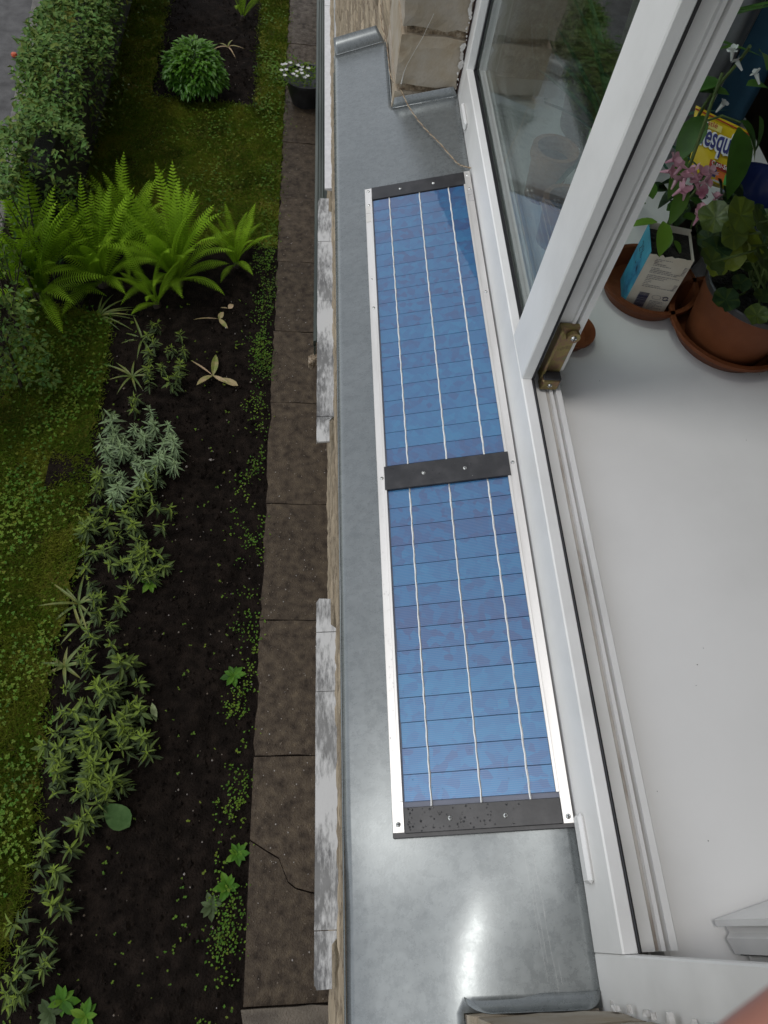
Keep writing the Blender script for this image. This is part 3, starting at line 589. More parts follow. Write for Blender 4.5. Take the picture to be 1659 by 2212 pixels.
# black pot with white flowers on the path
px_, py_, pz_ = -.01, 7.02, G + .045
pot = thing('black_pot', 'round black plastic planter standing on the concrete path', 'planter', (px_, py_, pz_))
MB().lathe([(0, 0), (.13, 0), (.15, .06), (.195, .22), (.215, .225), (.218, .25), (.20, .25), (.19, .215), (0, .20)], px_, py_, 36).build('pot_body', mat('black_pot', [(.012, .012, .013), (.03, .03, .032)], 12, .45), pot, smooth=False)
for o in list(pot.children):
    o.data.transform(Matrix.Translation((0, 0, pz_))); auto_smooth(o)
pf = thing('white_petunia', 'trailing plant with small white flowers growing in the black planter', 'plant', (px_, py_, pz_ + .2))
n = 420; a = RNG.uniform(0, 6.28, n); q = .24 * RNG.random(n) ** .5; sz = RNG.uniform(.02, .045, n); ox, oy = -.10, -.02
scatter_leaves(np.c_[px_ + ox + q * np.cos(a), py_ + oy + q * .75 * np.sin(a), pz_ + .24 + RNG.uniform(-.02, .10, n)], RNG.uniform(0, 6.28, n), RNG.normal(.2, .4, n), sz, sz * .5, RNG.random(n) * .6, 'leaves', CLOVER, pf)
WHITE = mat('white_petals', [(.62, .62, .60), (.78, .78, .76)], 30, .6, trans=.2)
for k in range(16):
    mb = MB(); fx, fy = px_ - .07 + rnd(-.16, .12), py_ - .06 + rnd(-.16, .10)
    for j in range(5): add_leaf(mb, (fx, fy, pz_ + .33 + .02 * (k % 3)), j * 1.257 + k, .45, .024, .02, n=2, fold=.1, shape=.6)
    mb.build('flower', WHITE, pf)

# ------------------------------------------------------------------ house wall
BRICK = mat('silicate_brick', [(0.24, 0.17, 0.10), (0.33, 0.275, 0.20), (0.37, 0.325, 0.265), (0.44, 0.395, 0.32)], 16, .85, bump=.3, bscale=160, bdist=.003, rnd_amt=.13, detail=8, lo=.25, hi=.75)
SPLIT = mat('split_face_brick', [(0.14, 0.105, 0.062), (0.30, 0.24, 0.165), (0.37, 0.305, 0.215)], 7, .9, bump=.9, bscale=40, bdist=.01, rnd_amt=.16, detail=9, stretch=(1, .22, 2.2), lo=.25, hi=.7)
WBRICK = mat('white_brick', [(0.42, 0.42, 0.41), (0.58, 0.58, 0.57)], 10, .6, rnd_amt=.08)
MORTAR = mat('crumbly_mortar', [(0.07, 0.05, 0.032), (0.21, 0.155, 0.10), (0.28, 0.22, 0.15), (0.42, 0.37, 0.30)], 70, .95, bump=.9, bscale=170, bdist=.006, detail=8)
PLASTER = mat('plaster_crumbs', [(.45, .43, .40), (.66, .65, .63)], 60, .9, bump=.8, bscale=120, bdist=.004)
FX = .165
wall = thing('house_wall', 'tan brick house wall with split-faced courses and one white course', 'wall', (FX, 1.5, G))
Lx, Ly = .25, .088
# mortar core pieces
core = MB()
core.box(FX + .010, .34, -3, 9.5, -2.85, -.095)
core.box(FX + .010, .284, 1.3825, 9.5, -.094, 3.1); core.box(.285, .52, 1.412, 9.5, -.094, 3.1)
core.box(FX + .010, .284, -3, -.0795, -.094, 3.1); core.box(.285, .52, -3, -.109, -.094, 3.1)
core.box(FX + .010, .52, -.0794, 1.3824, 2.42, 3.1)
core.box(.26, .34, -3, 3.4, G - .05, -2.852); core.box(.20, .34, 3.4, 9.5, G - .05, -2.852)
core.build('mortar', MORTAR, wall)
def rough_brick(L, Dp, H, seed, amp, nx=7, nz=3):
    """front face at x=0 facing -x, spans y 0..L, z 0..H, depth Dp into +x; rough front"""
    r = random.Random(seed); mb = MB(); vs = []
    for i in range(nx + 1):
        for k in range(nz + 1):
            e = (i in (0, nx)) or (k in (0, nz)); vs.append((r.uniform(0, amp) + (amp * .8 if e else 0), L * i / nx + (r.uniform(-.003, .003) if 0 < i < nx else 0), H * k / nz + (r.uniform(-.004, .004) if 0 < k < nz else 0)))
    fs = [(i * (nz + 1) + k, i * (nz + 1) + k + 1, (i + 1) * (nz + 1) + k + 1, (i + 1) * (nz + 1) + k) for i in range(nx) for k in range(nz)]
    o = len(vs); vs += [(Dp, 0, 0), (Dp, L, 0), (Dp, L, H), (Dp, 0, H)]
    idx = lambda i, k: i * (nz + 1) + k
    fs += [tuple([idx(i, 0) for i in range(nx + 1)] + [o + 1, o]), tuple([idx(i, nz) for i in range(nx, -1, -1)] + [o + 3, o + 2]),
           tuple([idx(0, k) for k in range(nz, -1, -1)] + [o, o + 3]), tuple([idx(nx, k) for k in range(nz + 1)] + [o + 2, o + 1])]
    mb.add(vs, fs); return mb
BM = []
for s in range(4):
    ob = rough_brick(Lx, .06, Ly, s, .011).build('brick', SPLIT); BM.append(ob.data); bpy.data.objects.remove(ob)
ob = rough_brick(Lx, .06, Ly, 9, .001).build('brick', WBRICK); BMW = ob.data; bpy.data.objects.remove(ob)
T = math.tan(rad(15.8)); XJ = .2868
def behind_sill(p):
    c = np.array([0, 0, CAMH]); d = np.array(p) - c; den = d[2] - d[0] * T
    if abs(den) < 1e-6: return False
    t = (-XJ * T - CAMH) / den
    if not 0 < t < 1: return False
    q = c + t * d; return .055 < q[0] < .29 and -.3 < q[1] < (1.6 if q[0] < .165 else 1.37)
cand = []
for k in range(-29, 9):
    z = .007 + .101 * k; off = .13 if k % 2 else 0.0
    for j in range(-3, 30):
        y = -.6 + j * .26 + off + .003 * math.sin(k * 3 + j)
        if z > -.13 and y < 1.6:
            continue
        c = (FX, y + .12, z + .04); u, v, d = project(c); vis = d > .2 and -60 < v < 2260 and u > 660 and not (behind_sill(c))
        cand.append((0 if vis else 1, d, y, z, k))
cand.sort(key=lambda q: (q[0], q[1])); rest = MB(); restw = MB()
for i, (nv, d, y, z, k) in enumerate(cand):
    white = k == -17; me = BMW if white else BM[i % 4]
    if i < 270 and not nv:
        ob = bpy.data.objects.new('brick', me); COL.objects.link(ob); ob.parent = wall; ob.location = Vector((FX + rnd(-.002, .003), y, z)) - wall.location
    else:
        (restw if white else rest).add([(p.co.x + FX, p.co.y + y, p.co.z + z) for p in me.vertices], [tuple(f.vertices) for f in me.polygons])
rest.build('bricks', SPLIT, wall)['kind'] = 'stuff'
if restw.v: restw.build('white_bricks', WBRICK, wall)['kind'] = 'stuff'
# reveal bricks, far and near side of the window
def reveal_brick(yf, sgn, z0, seed):
    r = random.Random(seed); mb = MB(); nx, nz = 6, 5; x0, x1 = FX + .001, .283; vs = []
    for i in range(nx + 1):
        for k in range(nz + 1):
            e = i in (0, nx) or k in (0, nz)
            vs.append((x0 + (x1 - x0) * i / nx + (r.uniform(-.004, .003) if k not in (0, nz) else 0), yf + sgn * (r.uniform(0, .0006) + (r.uniform(.0005, .0028) if e else 0)), z0 + Ly * k / nz + (r.uniform(-.003, .003) if i else 0)))
    ix = lambda i, k: i * (nz + 1) + k
    fs = [(ix(i, k), ix(i + 1, k), ix(i + 1, k + 1), ix(i, k + 1)) for i in range(nx) for k in range(nz)]
    o = len(vs); D = .24 * sgn; vs += [(x0, yf + D, z0), (x1, yf + D, z0), (x1, yf + D, z0 + Ly), (x0, yf + D, z0 + Ly)]
    fs += [tuple([ix(i, 0) for i in range(nx, -1, -1)] + [o, o + 1]), tuple([ix(i, nz) for i in range(nx + 1)] + [o + 2, o + 3]), tuple([ix(0, k) for k in range(nz + 1)] + [o + 3, o]), tuple([ix(nx, k) for k in range(nz, -1, -1)] + [o + 1, o + 2])]
    if sgn < 0: fs = [f[::-1] for f in fs]
    return mb.add(vs, fs)
for k in range(-1, 24):
    reveal_brick(1.373, 1, .0075 + .101 * k, k).build('brick', BRICK, wall)
    if k < 14: reveal_brick(-.0705, -1, .0075 + .101 * k, 50 + k).build('brick', BRICK, wall)
# flaking plaster left along the frame
mb = MB(); r = random.Random(4)
def crumb(x, y, z, s): 
    vs = []
    for a in range(6): vs.append((x + s * math.cos(a * 1.05) * r.uniform(.5, 1.2), y, z + s * math.sin(a * 1.05) * r.uniform(.7, 1.6)))
    return vs
for k in range(46):
    z = .012 + k * .006 + r.uniform(-.003, .003); s = r.uniform(.0022, .005) * (1.25 if (k // 7) % 2 else .4); x = .281 - s * .3 + .002 * math.sin(k)
    a = crumb(x, 1.3715, z, s); b = crumb(x, 1.3706 + r.uniform(0, .0006), z, s * .8); mb.add(a + b, [(5, 4, 3, 2, 1, 0), (6, 7, 8, 9, 10, 11)][1:] + [(i, (i + 1) % 6, 6 + (i + 1) % 6, 6 + i) for i in range(6)])
for k in range(18):
    z = .02 + k * .026; s = r.uniform(.002, .007); x = .281 + r.uniform(-.006, .006)
    a = crumb(x, -.0695, z, s); b = crumb(x, -.062 - r.uniform(0, .004), z, s * .8); mb.add(a + b, [(6, 7, 8, 9, 10, 11)[::-1]] + [(i, 6 + i, 6 + (i + 1) % 6, (i + 1) % 6) for i in range(6)])
mb.build('plaster', PLASTER, wall)['kind'] = 'stuff'
mb = MB(); mb.box(.283, .2855, 1.374, 1.41, .0, 2.0).build('gap', mat('gap_darkness', [(.02, .008, .006), (.05, .02, .014)], 30, .9), wall)  # solid strip; the dark of the open gap is put into its colour
# a scratch of white paint on the reveal
mb = MB(); zz = [(.170, .010), (.171, .018), (.172, .03), (.176, .045), (.183, .062), (.190, .078), (.198, .096), (.203, .112), (.211, .135)]
mb.tube([(x + .006, 1.3722, z) for x, z in zz], [.0012, .0009, .0005, .0003, .0003, .0003, .0003, .0003, .0003], 5); mb.build('paint_drip', flat('white_drip', (.62, .61, .58)), wall)

# lower sills, ledges and flashing on the wall below
PEEL = None
def peel_mat():
    m = mat('peeling_whitewash', [(0.10, 0.10, 0.10), (0.155, 0.155, 0.15), (0.19, 0.19, 0.185)], 6, .6, bump=.2, bscale=60, bdist=.003)
    t = m.node_tree; N = t.nodes; L = t.links; p = N['Principled BSDF']; src = p.inputs['Base Color'].links[0].from_socket
    tc = N.new('ShaderNodeTexCoord'); n1 = N.new('ShaderNodeTexNoise'); n1.inputs['Scale'].default_value = 3.2; n1.inputs['Detail'].default_value = 3
    n2 = N.new('ShaderNodeTexNoise'); n2.inputs['Scale'].default_value = 26; n2.inputs['Detail'].default_value = 9; n2.inputs['Roughness'].default_value = .72
    mpp = N.new('ShaderNodeMapping'); mpp.inputs['Scale'].default_value = (2.4, .55, 1); L.new(tc.outputs['Object'], mpp.inputs['Vector'])
    L.new(tc.outputs['Object'], n1.inputs['Vector']); L.new(mpp.outputs[0], n2.inputs['Vector'])
    ma = N.new('ShaderNodeMath'); ma.operation = 'MULTIPLY_ADD'; ma.inputs[1].default_value = 1.35; L.new(n1.outputs['Fac'], ma.inputs[0]); L.new(n2.outputs['Fac'], ma.inputs[2])
    cr = N.new('ShaderNodeValToRGB'); cr.color_ramp.elements[0].position = .46; cr.color_ramp.elements[1].position = .56; 
    hf = N.new('ShaderNodeMath'); hf.operation = 'MULTIPLY'; hf.inputs[1].default_value = .45; L.new(ma.outputs[0], hf.inputs[0]); L.new(hf.outputs[0], cr.inputs[0])
    mx = N.new('ShaderNodeMix'); mx.data_type = 'RGBA'; L.new(cr.outputs[0], mx.inputs['Factor']); L.new(src, mx.inputs['A']); mx.inputs['B'].default_value = (.50, .50, .49, 1); L.new(mx.outputs['Result'], p.inputs['Base Color'])
    return m
PEEL = peel_mat()
def old_sill(y0, y1, z, x0, label, seams, seed):
    r = random.Random(seed); t = thing('old_window_sill', label, 'window sill', (FX, (y0 + y1) / 2, z))
    ys = [y0] + seams + [y1]
    for i in range(len(ys) - 1):
        a, b = ys[i] + (.0015 if i else 0), ys[i + 1] - .0015; last, first = i == len(ys) - 2, i == 0
        zz = .002 * (i % 2); pts = []
        n = 10
        left = [(x0 + r.uniform(-.0012, .0012), a + (b - a) * k / n) for k in range(n + 1)]
        if first: left[0] = (x0 + .008, a - .002)
        if last: left[-1] = (x0 + .012, b + .004)
        right = [(FX + .012, b), (FX + .012, a)]
        if last: right = [(FX - .012, b), (FX - .012, b - .12), (FX + .012, b - .14), (FX + .012, a)]
        if first: right = [(FX + .012, b), (FX + .012, a + .16), (FX - .014, a + .13), (FX - .014, a)]
        mb = MB(); pl = left[::-1] + right[::-1]
        pl = [(x, y) for x, y in pl]
        top = [(x, y, z + zz + (x - FX) * .12) for x, y in pl]; bot = [(x, y, q - .012) for x, y, q in top]; nn = len(pl)
        mb.add(top + bot, [tuple(range(nn))[::-1], tuple(range(nn, 2 * nn))] + [(k, (k + 1) % nn, nn + (k + 1) % nn, nn + k) for k in range(nn)])
        mb.build('sill_plate', PEEL, t)
        MB().box(x0 + .001, x0 + .004, a + .01, b - .01, z - .045, z - .011).build('drip_edge', PEEL, t)
    return t
old_sill(2.135, 4.02, -2.2, .086, 'peeling whitewashed old window sill below, farther of the two', [2.29, 3.12, 3.62], 1)
old_sill(-.175, 1.275, -2.2, .090, 'peeling whitewashed old window sill below, nearer of the two', [.0, .86, 1.12], 2)
FLASH = mat('dark_green_flashing', [(.022, .032, .026), (.05, .062, .05), (.09, .10, .085)], 3, .45, .2, stretch=(6, .25, 1))
fl = thing('plinth_flashing', 'dark ribbed metal flashing along the far foot of the wall', 'flashing', (.12, 5, -2.85))
MB().prism([(.080, -2.90), (.080, -2.855), (.100, -2.846), (.102, -2.84), (.106, -2.846), (.122, -2.842), (.125, -2.835), (.129, -2.841), (.143, -2.838), (.146, -2.83), (.15, -2.837), (FX + .012, -2.832), (FX + .012, -2.849), (.1, -2.866), (.086, -2.90)][::-1], 'y', 3.42, 9.5).build('ribbed_sheet', FLASH, fl)
MB().box(.086, .098, 3.41, 9.5, -3.0, -2.902).build('drip_face', FLASH, fl)
# ragged broken masonry at its end
mb = MB(); r = random.Random(3)
for k in range(9): x = .05 + k * .014; s = r.uniform(.012, .02); mb.add(rough_brick(.05 + r.random() * .03, .03, .04, k, .012, 3, 2).v, [], 0) if False else mb.cbox(x, x + .02, 3.36 + r.uniform(-.02, .01) + .01 * k * .3, 3.43, -3.05 + r.uniform(-.03, .03), -2.91 - (8 - k) * .012, .004)
tag(mb.build('broken_masonry', MORTAR), 'ragged broken edge of masonry at the end of the dark flashing', 'masonry')
ws = thing('white_ledge', 'narrow white painted ledge on the far wall above the flashing', 'ledge', (FX, 6, -2.2))
MB().prism([(.128, -2.215), (.128, -2.203), (FX + .012, -2.196), (FX + .012, -2.22)][::-1], 'y', 4.12, 6.4).build('ledge_board', flat('white_ledge_paint', (.62, .62, .62), .5), ws)
MB().prism([(.128, -2.215), (.128, -2.203), (FX + .012, -2.196), (FX + .012, -2.22)][::-1], 'y', 6.405, 9.5).build('ledge_board', flat('white_ledge_paint', (.62, .62, .62), .5), ws)

# ------------------------------------------------------------------ galvanised window sill (local frame: x = up the slope, z = normal)
sill = thing('metal_window_sill', 'grey galvanised sheet metal window sill carrying the solar panel', 'window sill', (XJ, 0, 0)); sill.rotation_euler = (0, -rad(15.8), 0); sill['_off'] = 0
S0, S1, YN, YF = -.240, -.128, -.0715, 1.3715
def bulge(s, y):
    b = .0008 * math.sin(y * 5.1 + 1.0) * math.sin(s * 26 + 2) + .0003 * math.sin(y * 17 + s * 40)
    b *= min(1, (s - S0) / .03) * min(1, max(0, -s / .02))
    t = min(1, max(0, (.125 - y) / .15)); t = t * t * (3 - 2 * t)          # soft ridge running out of the notch corner
    q = min(1, max(0, (y + .07) / .12)); ds = s - (-.128 + .026 * q * q * (3 - 2 * q))
    return b + .0065 * t - .095 * t * (math.sqrt(ds * ds + .016 ** 2) - .016)
def gridsheet(s0, s1, y0, y1, ns, ny, mb, thick=True):
    vs = []
    for i in range(ns + 1):
        for j in range(ny + 1): s_ = s0 + (s1 - s0) * i / ns; y_ = y0 + (y1 - y0) * j / ny; vs.append((s_, y_, bulge(s_, y_)))
    mb.add(vs, [(i * (ny + 1) + j, (i + 1) * (ny + 1) + j, (i + 1) * (ny + 1) + j + 1, i * (ny + 1) + j + 1) for i in range(ns) for j in range(ny)])
mb = MB()
YE = 1.590
sl_ = list(np.linspace(S0, S1, 15)) + list(np.linspace(S1, -.0005, 15))[1:]
yl_ = list(np.linspace(-.32, YN, 21)) + list(np.linspace(YN, YF, 111))[1:] + list(np.linspace(YF, YE, 17))[1:]
nyl = len(yl_); mb.add([(a, b + max(0, b - YF) / (YE - YF) * .018 * (a - S0) / (S1 - S0), bulge(a, b)) for a in sl_ for b in yl_], [(i * nyl + j, (i + 1) * nyl + j, (i + 1) * nyl + j + 1, i * nyl + j + 1) for i in range(len(sl_) - 1) for j in range(nyl - 1) if i < 14 or 20 <= j < 130])
o = mb.build('sheet', ZINC, sill, loc=1)
bm_ = bmesh.new(); bm_.from_mesh(o.data); bmesh.ops.delete(bm_, geom=[q for q in bm_.verts if not q.link_faces], context='VERTS'); bm_.to_mesh(o.data); bm_.free(); o.data.polygons.foreach_set('use_smooth', [True] * len(o.data.polygons))
sd = o.modifiers.new('thickness', 'SOLIDIFY'); sd.thickness = .0008; sd.offset = -1
def flange(p0, p1, outdir, up, rad_=.004, h=.018, lean=0.0, name='flange', trim0=0.0, trim1=0.0):
    """upturned edge along p0-p1; outdir = horizontal direction away from the sheet"""
    p0, p1, od = Vector(p0), Vector(p1), Vector(outdir); prof = []
    for k in range(7): a = k / 6 * PI / 2; prof.append((rad_ * math.sin(a), rad_ * (1 - math.cos(a))))
    prof.append((rad_ + lean, h)); n = 16; vs = []; fs = []; m = len(prof)
    for i in range(n + 1):
        t = i / n
        for q, (a, b) in enumerate(prof):
            f = b / h; tt = t * (1 - f * (trim0 + trim1)) + f * trim0
            vs.append(p0.lerp(p1, tt) + od * a + Vector((0, 0, up * b)))
    for i in range(n):
        for q in range(m - 1): fs.append((i * m + q, (i + 1) * m + q, (i + 1) * m + q + 1, i * m + q + 1))
    o = MB().add(vs, fs).build(name, ZINC, sill, smooth=True, loc=1); sd = o.modifiers.new('thickness', 'SOLIDIFY'); sd.thickness = .0008; sd.offset = 0; return o
flange((S1 + .001, YF - .005, 0), (-.001, YF - .005, 0), (0, 1, 0), 1, .0018, .019, 0, 'end_flange', .06, .05)
flange((S0 + .002, YE, .0003), (S1 - .004, YE + .018, .0003), (0, 1, 0), 1, .0018, .026, .016, 'end_flange', .02, .12)
flange((S1 - .0005, 1.385, .0003), (S1 - .0005, YE + .010, .0003), (1, 0, 0), 1, .002, .010, 0, 'wall_flange', .1, .05)
flange((S1 + .001, YN + .013, .0056), (-.001, YN + .013, -.0026), (0, -1, 0), 1, .013, .0135, 0, 'end_flange', .2, .12)
flange((S1 - .0005, -.32, .0003), (S1 - .0005, YN - .004, .0003), (1, 0, 0), 1, .002, .010, 0, 'wall_flange', 0, .1)
mb = MB(); mb.add([(S0 - .001 - .004 * k, y, z) for y in (-.32, YE - .06) for k, z in ((0, .0), (.4, -.002), (.6, -.006), (1.2, -.030))], [(0, 4, 5, 1), (1, 5, 6, 2), (2, 6, 7, 3)])
o = mb.build('drip_face', ZINC, sill, smooth=True, loc=1); sd = o.modifiers.new('thickness', 'SOLIDIFY'); sd.thickness = .001
MB().add([(S0, YE - .06, 0), (S0, YE, 0), (S0 - .0008, YE, .0), (S0 - .006, YE - .06, -.028)], [(0, 3, 2, 1)]).build('drip_corner', ZINC, sill, loc=1)
SCR = flat('bright_scratch', (.42, .43, .43), .45, .7)
mb = MB(); r = random.Random(2)
for (s_, y0, y1) in [(-.050, .035, -.035), (-.046, .06, .0), (-.052, .02, -.05), (-.043, .01, -.06), (-.036, -.035, -.055), (-.055, .06, .03)]:
    pts = [(s_ + .006 * (y0 - y) / .1 + r.uniform(-.0004, .0004), y, .0004 + bulge(s_, y)) for y in np.linspace(y0, y1, 9)]
    for a, b in zip(pts[:-1], pts[1:]): wd = .00006; mb.add([(a[0] - wd, a[1], a[2]), (a[0] + wd, a[1], a[2]), (b[0] + wd, b[1], b[2]), (b[0] - wd, b[1], b[2])], [(0, 3, 2, 1)])
mb.build('scratches', SCR, sill, loc=1)['kind'] = 'stuff'

# ------------------------------------------------------------------ solar panel (same local frame)
pan = thing('solar_panel', 'narrow blue solar panel of thin cells in an aluminium and black frame', 'solar panel', (XJ, 0, 0)); pan.rotation_euler = (0, -rad(15.8), 0); pan['_off'] = 0
MB().box(-.184, -.003, .083, 1.127, .0022, .0052).build('backing_plate', flat('grey_backing', (.15, .165, .22), .5), pan, loc=1)
CL0, CL1, PITCH = -.1725, -.0145, .0277
o = MB().cbox(CL0, CL1, .0002, PITCH - .0003, 0, .0013, .0003).build('cell', CELL); CM = o.data; bpy.data.objects.remove(o)
rows = [.1141 + PITCH * k for k in range(14)] + [.5411 + PITCH * k for k in range(20)]
for y in rows:
    o = bpy.data.objects.new('cell', CM); COL.objects.link(o); o.parent = pan; o.location = (rnd(-.0004, .0004), y, .0056)
BUS = mat('tinned_ribbon', [(.70, .69, .66), (.84, .83, .80)], 80, .3, .7, bump=.4, bscale=90, bdist=.003)
for s_ in (-.1442, -.0917, -.0413):
    for (y0, y1, n) in ((.108, .5015, 60), (.538, 1.0985, 84)):
        mb = MB(); vs = []
        for k in range(n + 1):
            y = y0 + (y1 - y0) * k / n; dx = .0003 * math.sin(k * 1.7 + s_ * 90); zz = .0072 + .00025 * math.sin(k * 2.9); wd = .0011 + .00012 * math.sin(k * 5.3)
            vs += [(s_ - wd + dx, y, zz), (s_ + dx, y, zz + .0005), (s_ + wd + dx, y, zz)]
        mb.add(vs, [(3 * k + q, 3 * k + q + 1, 3 * k + q + 4, 3 * k + q + 3) for k in range(n) for q in (0, 1)]); mb.build('busbar', BUS, pan, loc=1)
for (a, b, y0, y1) in ((-.1865, -.1742, .0845, 1.128), (-.0118, -.0012, .0835, 1.130)):
    mb = MB(); mb.cbox(a, b, y0, y1, .0062, .0082, .0004)
    if a < -.1: mb.cbox(b - .0035, b, y0 + .03, y1 - .025, .0080, .0100, .0004)
    else: mb.cbox(a - .0030, a + .0006, y0 + .03, y1 - .035, .0080, .0098, .0004)
    mb.build('rail', ALU, pan, loc=1)
for (s0, s1, y0, y1, z1) in ((-.187, -.0005, .0795, .1085, .0062), (-.1765, -.0105, .5015, .5385, .0110), (-.186, -.0035, 1.0965, 1.1315, .0064)):
    MB().cbox(s0, s1, y0, y1, .0020 if z1 < .01 else .0074, z1, .0005).build('crossbar', BLACKBAR, pan, loc=1)
# raised black covers between the rails at both ends
for (y0, y1) in ((.0835, .1085), (1.0965, 1.1285)): MB().cbox(-.1738, -.0122, y0, y1, .006, .0088, .0005).build('crossbar', BLACKBAR, pan, loc=1)
def screw_mesh():
    mb = MB(); mb.lathe([(0, .0016), (.0012, .0015), (.0022, .0009), (.0027, .0)], 0, 0, 14)
    mb.box(-.0014, .0014, -.00032, .00032, .00148, .00162, 1); mb.box(-.00032, .00032, -.0014, .0014, .00149, .00163, 1)  # raised dark cross; shade of the screw slot put into its colour
    o = mb.build('screw', [SCREW, DARK]); me = o.data; me.polygons.foreach_set('use_smooth', [f.material_index == 0 for f in me.polygons]); bpy.data.objects.remove(o); return me
SM = screw_mesh()
for (s_, y, z) in [(-.1805, .0925, .0082), (-.0062, .090, .0082), (-.126, .0955, .0088), (-.069, .0945, .0088), (-.1805, 1.120, .0082), (-.1805, 1.083, .0082), (-.0066, 1.119, .0082), (-.0066, 1.082, .0082), (-.124, 1.113, .0088), (-.066, 1.1125, .0088), (-.1805, .522, .0082), (-.0060, .522, .0082), (-.124, .521, .011), (-.069, .5205, .011), (-.1808, .838, .0082), (-.0062, .836, .0082), (-.1812, .902, .0082)]:
    o = bpy.data.objects.new('screw', SM); COL.objects.link(o); o.parent = pan; o.location = (s_, y, z); o.rotation_euler = (0, 0, rnd(0, 3)); f = .6 if y in (.902,) else 1.0; o.scale = (f, f, f)
for y0, dx in ((1.040, 0), (1.062, .0004)): MB().cbox(-.1862 + dx, -.1746, y0, y0 + .019, .0083, .0088, .0002).build('tape', flat('pale_tape', (.66, .64, .60), .6), pan, loc=1)
for y0 in (1.050, 1.066): MB().cbox(-.0114, -.0016, y0, y0 + .014, .0083, .0087, .0002).build('tape', flat('grey_tape', (.40, .39, .38), .6), pan, loc=1)
DROP = bpy.data.materials.new('water'); DROP.use_nodes = True; DROP.node_tree.nodes['Principled BSDF'].inputs['Transmission Weight'].default_value = 1; DROP.node_tree.nodes['Principled BSDF'].inputs['Roughness'].default_value = .0; DROP.node_tree.nodes['Principled BSDF'].inputs['IOR'].default_value = 1.33
mb = MB(); r = random.Random(6)
def drop(s_, y, z, q): mb.lathe([(q, 0), (q * .85, q * .3), (q * .5, q * .52), (0, q * .6)], s_, y, 8)
base_z = len(mb.v)
def drop_at(s_, y, z, q):
    k = len(mb.v); mb.lathe([(q, 0), (q * .85, q * .3), (q * .5, q * .52), (0, q * .6)], s_, y, 8)
    for i in range(k, len(mb.v)): x_, y_, z_ = mb.v[i]; mb.v[i] = (x_, y_, z_ + z)
for k in range(75): drop_at(-.17 + .12 * r.random() ** 1.6, r.uniform(.085, .107), .0089, r.uniform(.0004, .0012))
for k in range(34): drop_at(r.uniform(-.172, -.015), r.uniform(.504, .536), .0111, r.uniform(.0004, .0009))
for k in range(60): drop_at(-.171 + .15 * r.random() ** 1.7, .114 + .24 * r.random() ** 1.4, .0070, r.uniform(.0003, .0007))
for k in range(60): drop_at(r.uniform(-.185, -.176), r.uniform(.09, .5), .0083, r.uniform(.0003, .0008))
for k in range(70): drop_at(-.243 - r.uniform(0, .0015), r.uniform(-.1, 1.5), -.012 - r.uniform(0, .01), r.uniform(.0008, .0022))
o = mb.build('water_drops', DROP, smooth=True); o.location = (XJ, 0, 0); o.rotation_euler = (0, -rad(15.8), 0); tag(o, 'fine raindrops on the near half of the solar panel', 'water drops', kind='stuff')

# twisted cord from the panel to the wall
def cord_pts(): 
    base = [(.285, 1.1335, .010), (.275, 1.146, .004), (.264, 1.158, .002), (.240, 1.215, -.002), (.222, 1.262, -.010), (.205, 1.302, -.012), (.190, 1.345, -.012), (.178, 1.375, -.004), (.170, 1.40, -.010), (.1615, 1.44, -.012), (.1595, 1.50, -.010), (.158, 1.56, -.010), (.1505, 1.612, -.006), (.149, 1.66, .01)]
    return base
def smoothpath(p, n=5):
    out = []; p = [Vector(q) for q in p]
    for i in range(len(p) - 1):
        a, b, c, d = p[max(i - 1, 0)], p[i], p[i + 1], p[min(i + 2, len(p) - 1)]
        for k in range(n): t = k / n; out.append(.5 * ((2 * b) + (c - a) * t + (2 * a - 5 * b + 4 * c - d) * t * t + (3 * b - a - 3 * c + d) * t ** 3))
    return out + [p[-1]]
cord = thing('cord', 'thin twisted brown cord running from the panel to the wall corner', 'cord', (.22, 1.27, 0))
cp_ = smoothpath(cord_pts(), 14)
for ph_, mm in ((0, mat('cord_beige', [(.33, .26, .17), (.48, .40, .28)], 60, .8)), (PI, mat('cord_brown', [(.13, .075, .045), (.24, .16, .10)], 60, .8))):
    MB().tube([p + Vector((math.cos(i * .8 + ph_) * .0006, math.sin(i * .8 + ph_) * .0006, math.sin(i * .8 + ph_) * .0006)) for i, p in enumerate(cp_)], .00065, 5).build('strand', mm, cord)

# ------------------------------------------------------------------ window
win = thing('window', 'white plastic window frame with fixed pane, mullion and opened sash', 'window', (.32, .65, 0))
WZ = 2.36
def lipprof(flip=False): pass
# bottom rail: outer wing, lip, rebate and inner grooves
bot = [(.2868, -.03), (.2868, .0630), (.2883, .0650), (.3000, .0650), (.3010, .0640), (.3012, .0470), (.3120, .0455), (.3125, .0462), (.3250, .0456), (.3256, .0438), (.3290, .0438), (.3296, .0490), (.3335, .0490), (.3340, .0400), (.3375, .0400), (.3380, .0492), (.3450, .0492), (.3460, .0482), (.3460, -.03)]
rail = MB().prism([(p[0], p[1]) for p in bot][::-1], 'y', -.0285, 1.3405); rail.build('frame_rail', PVC_OUT, win)
MB().prism([(.3014, .0458), (.3014, .0648), (.3024, .0656), (.3040, .0650), (.3042, .0458)][::-1], 'y', -.0283, .6135).build('gasket', GASKET, win)
MB().box(.3258, .3288, -.0282, .6133, .0439, .0446).box(.3341, .3374, -.0282, .6133, .0401, .0408).build('groove_dirt', DIRTY, win)
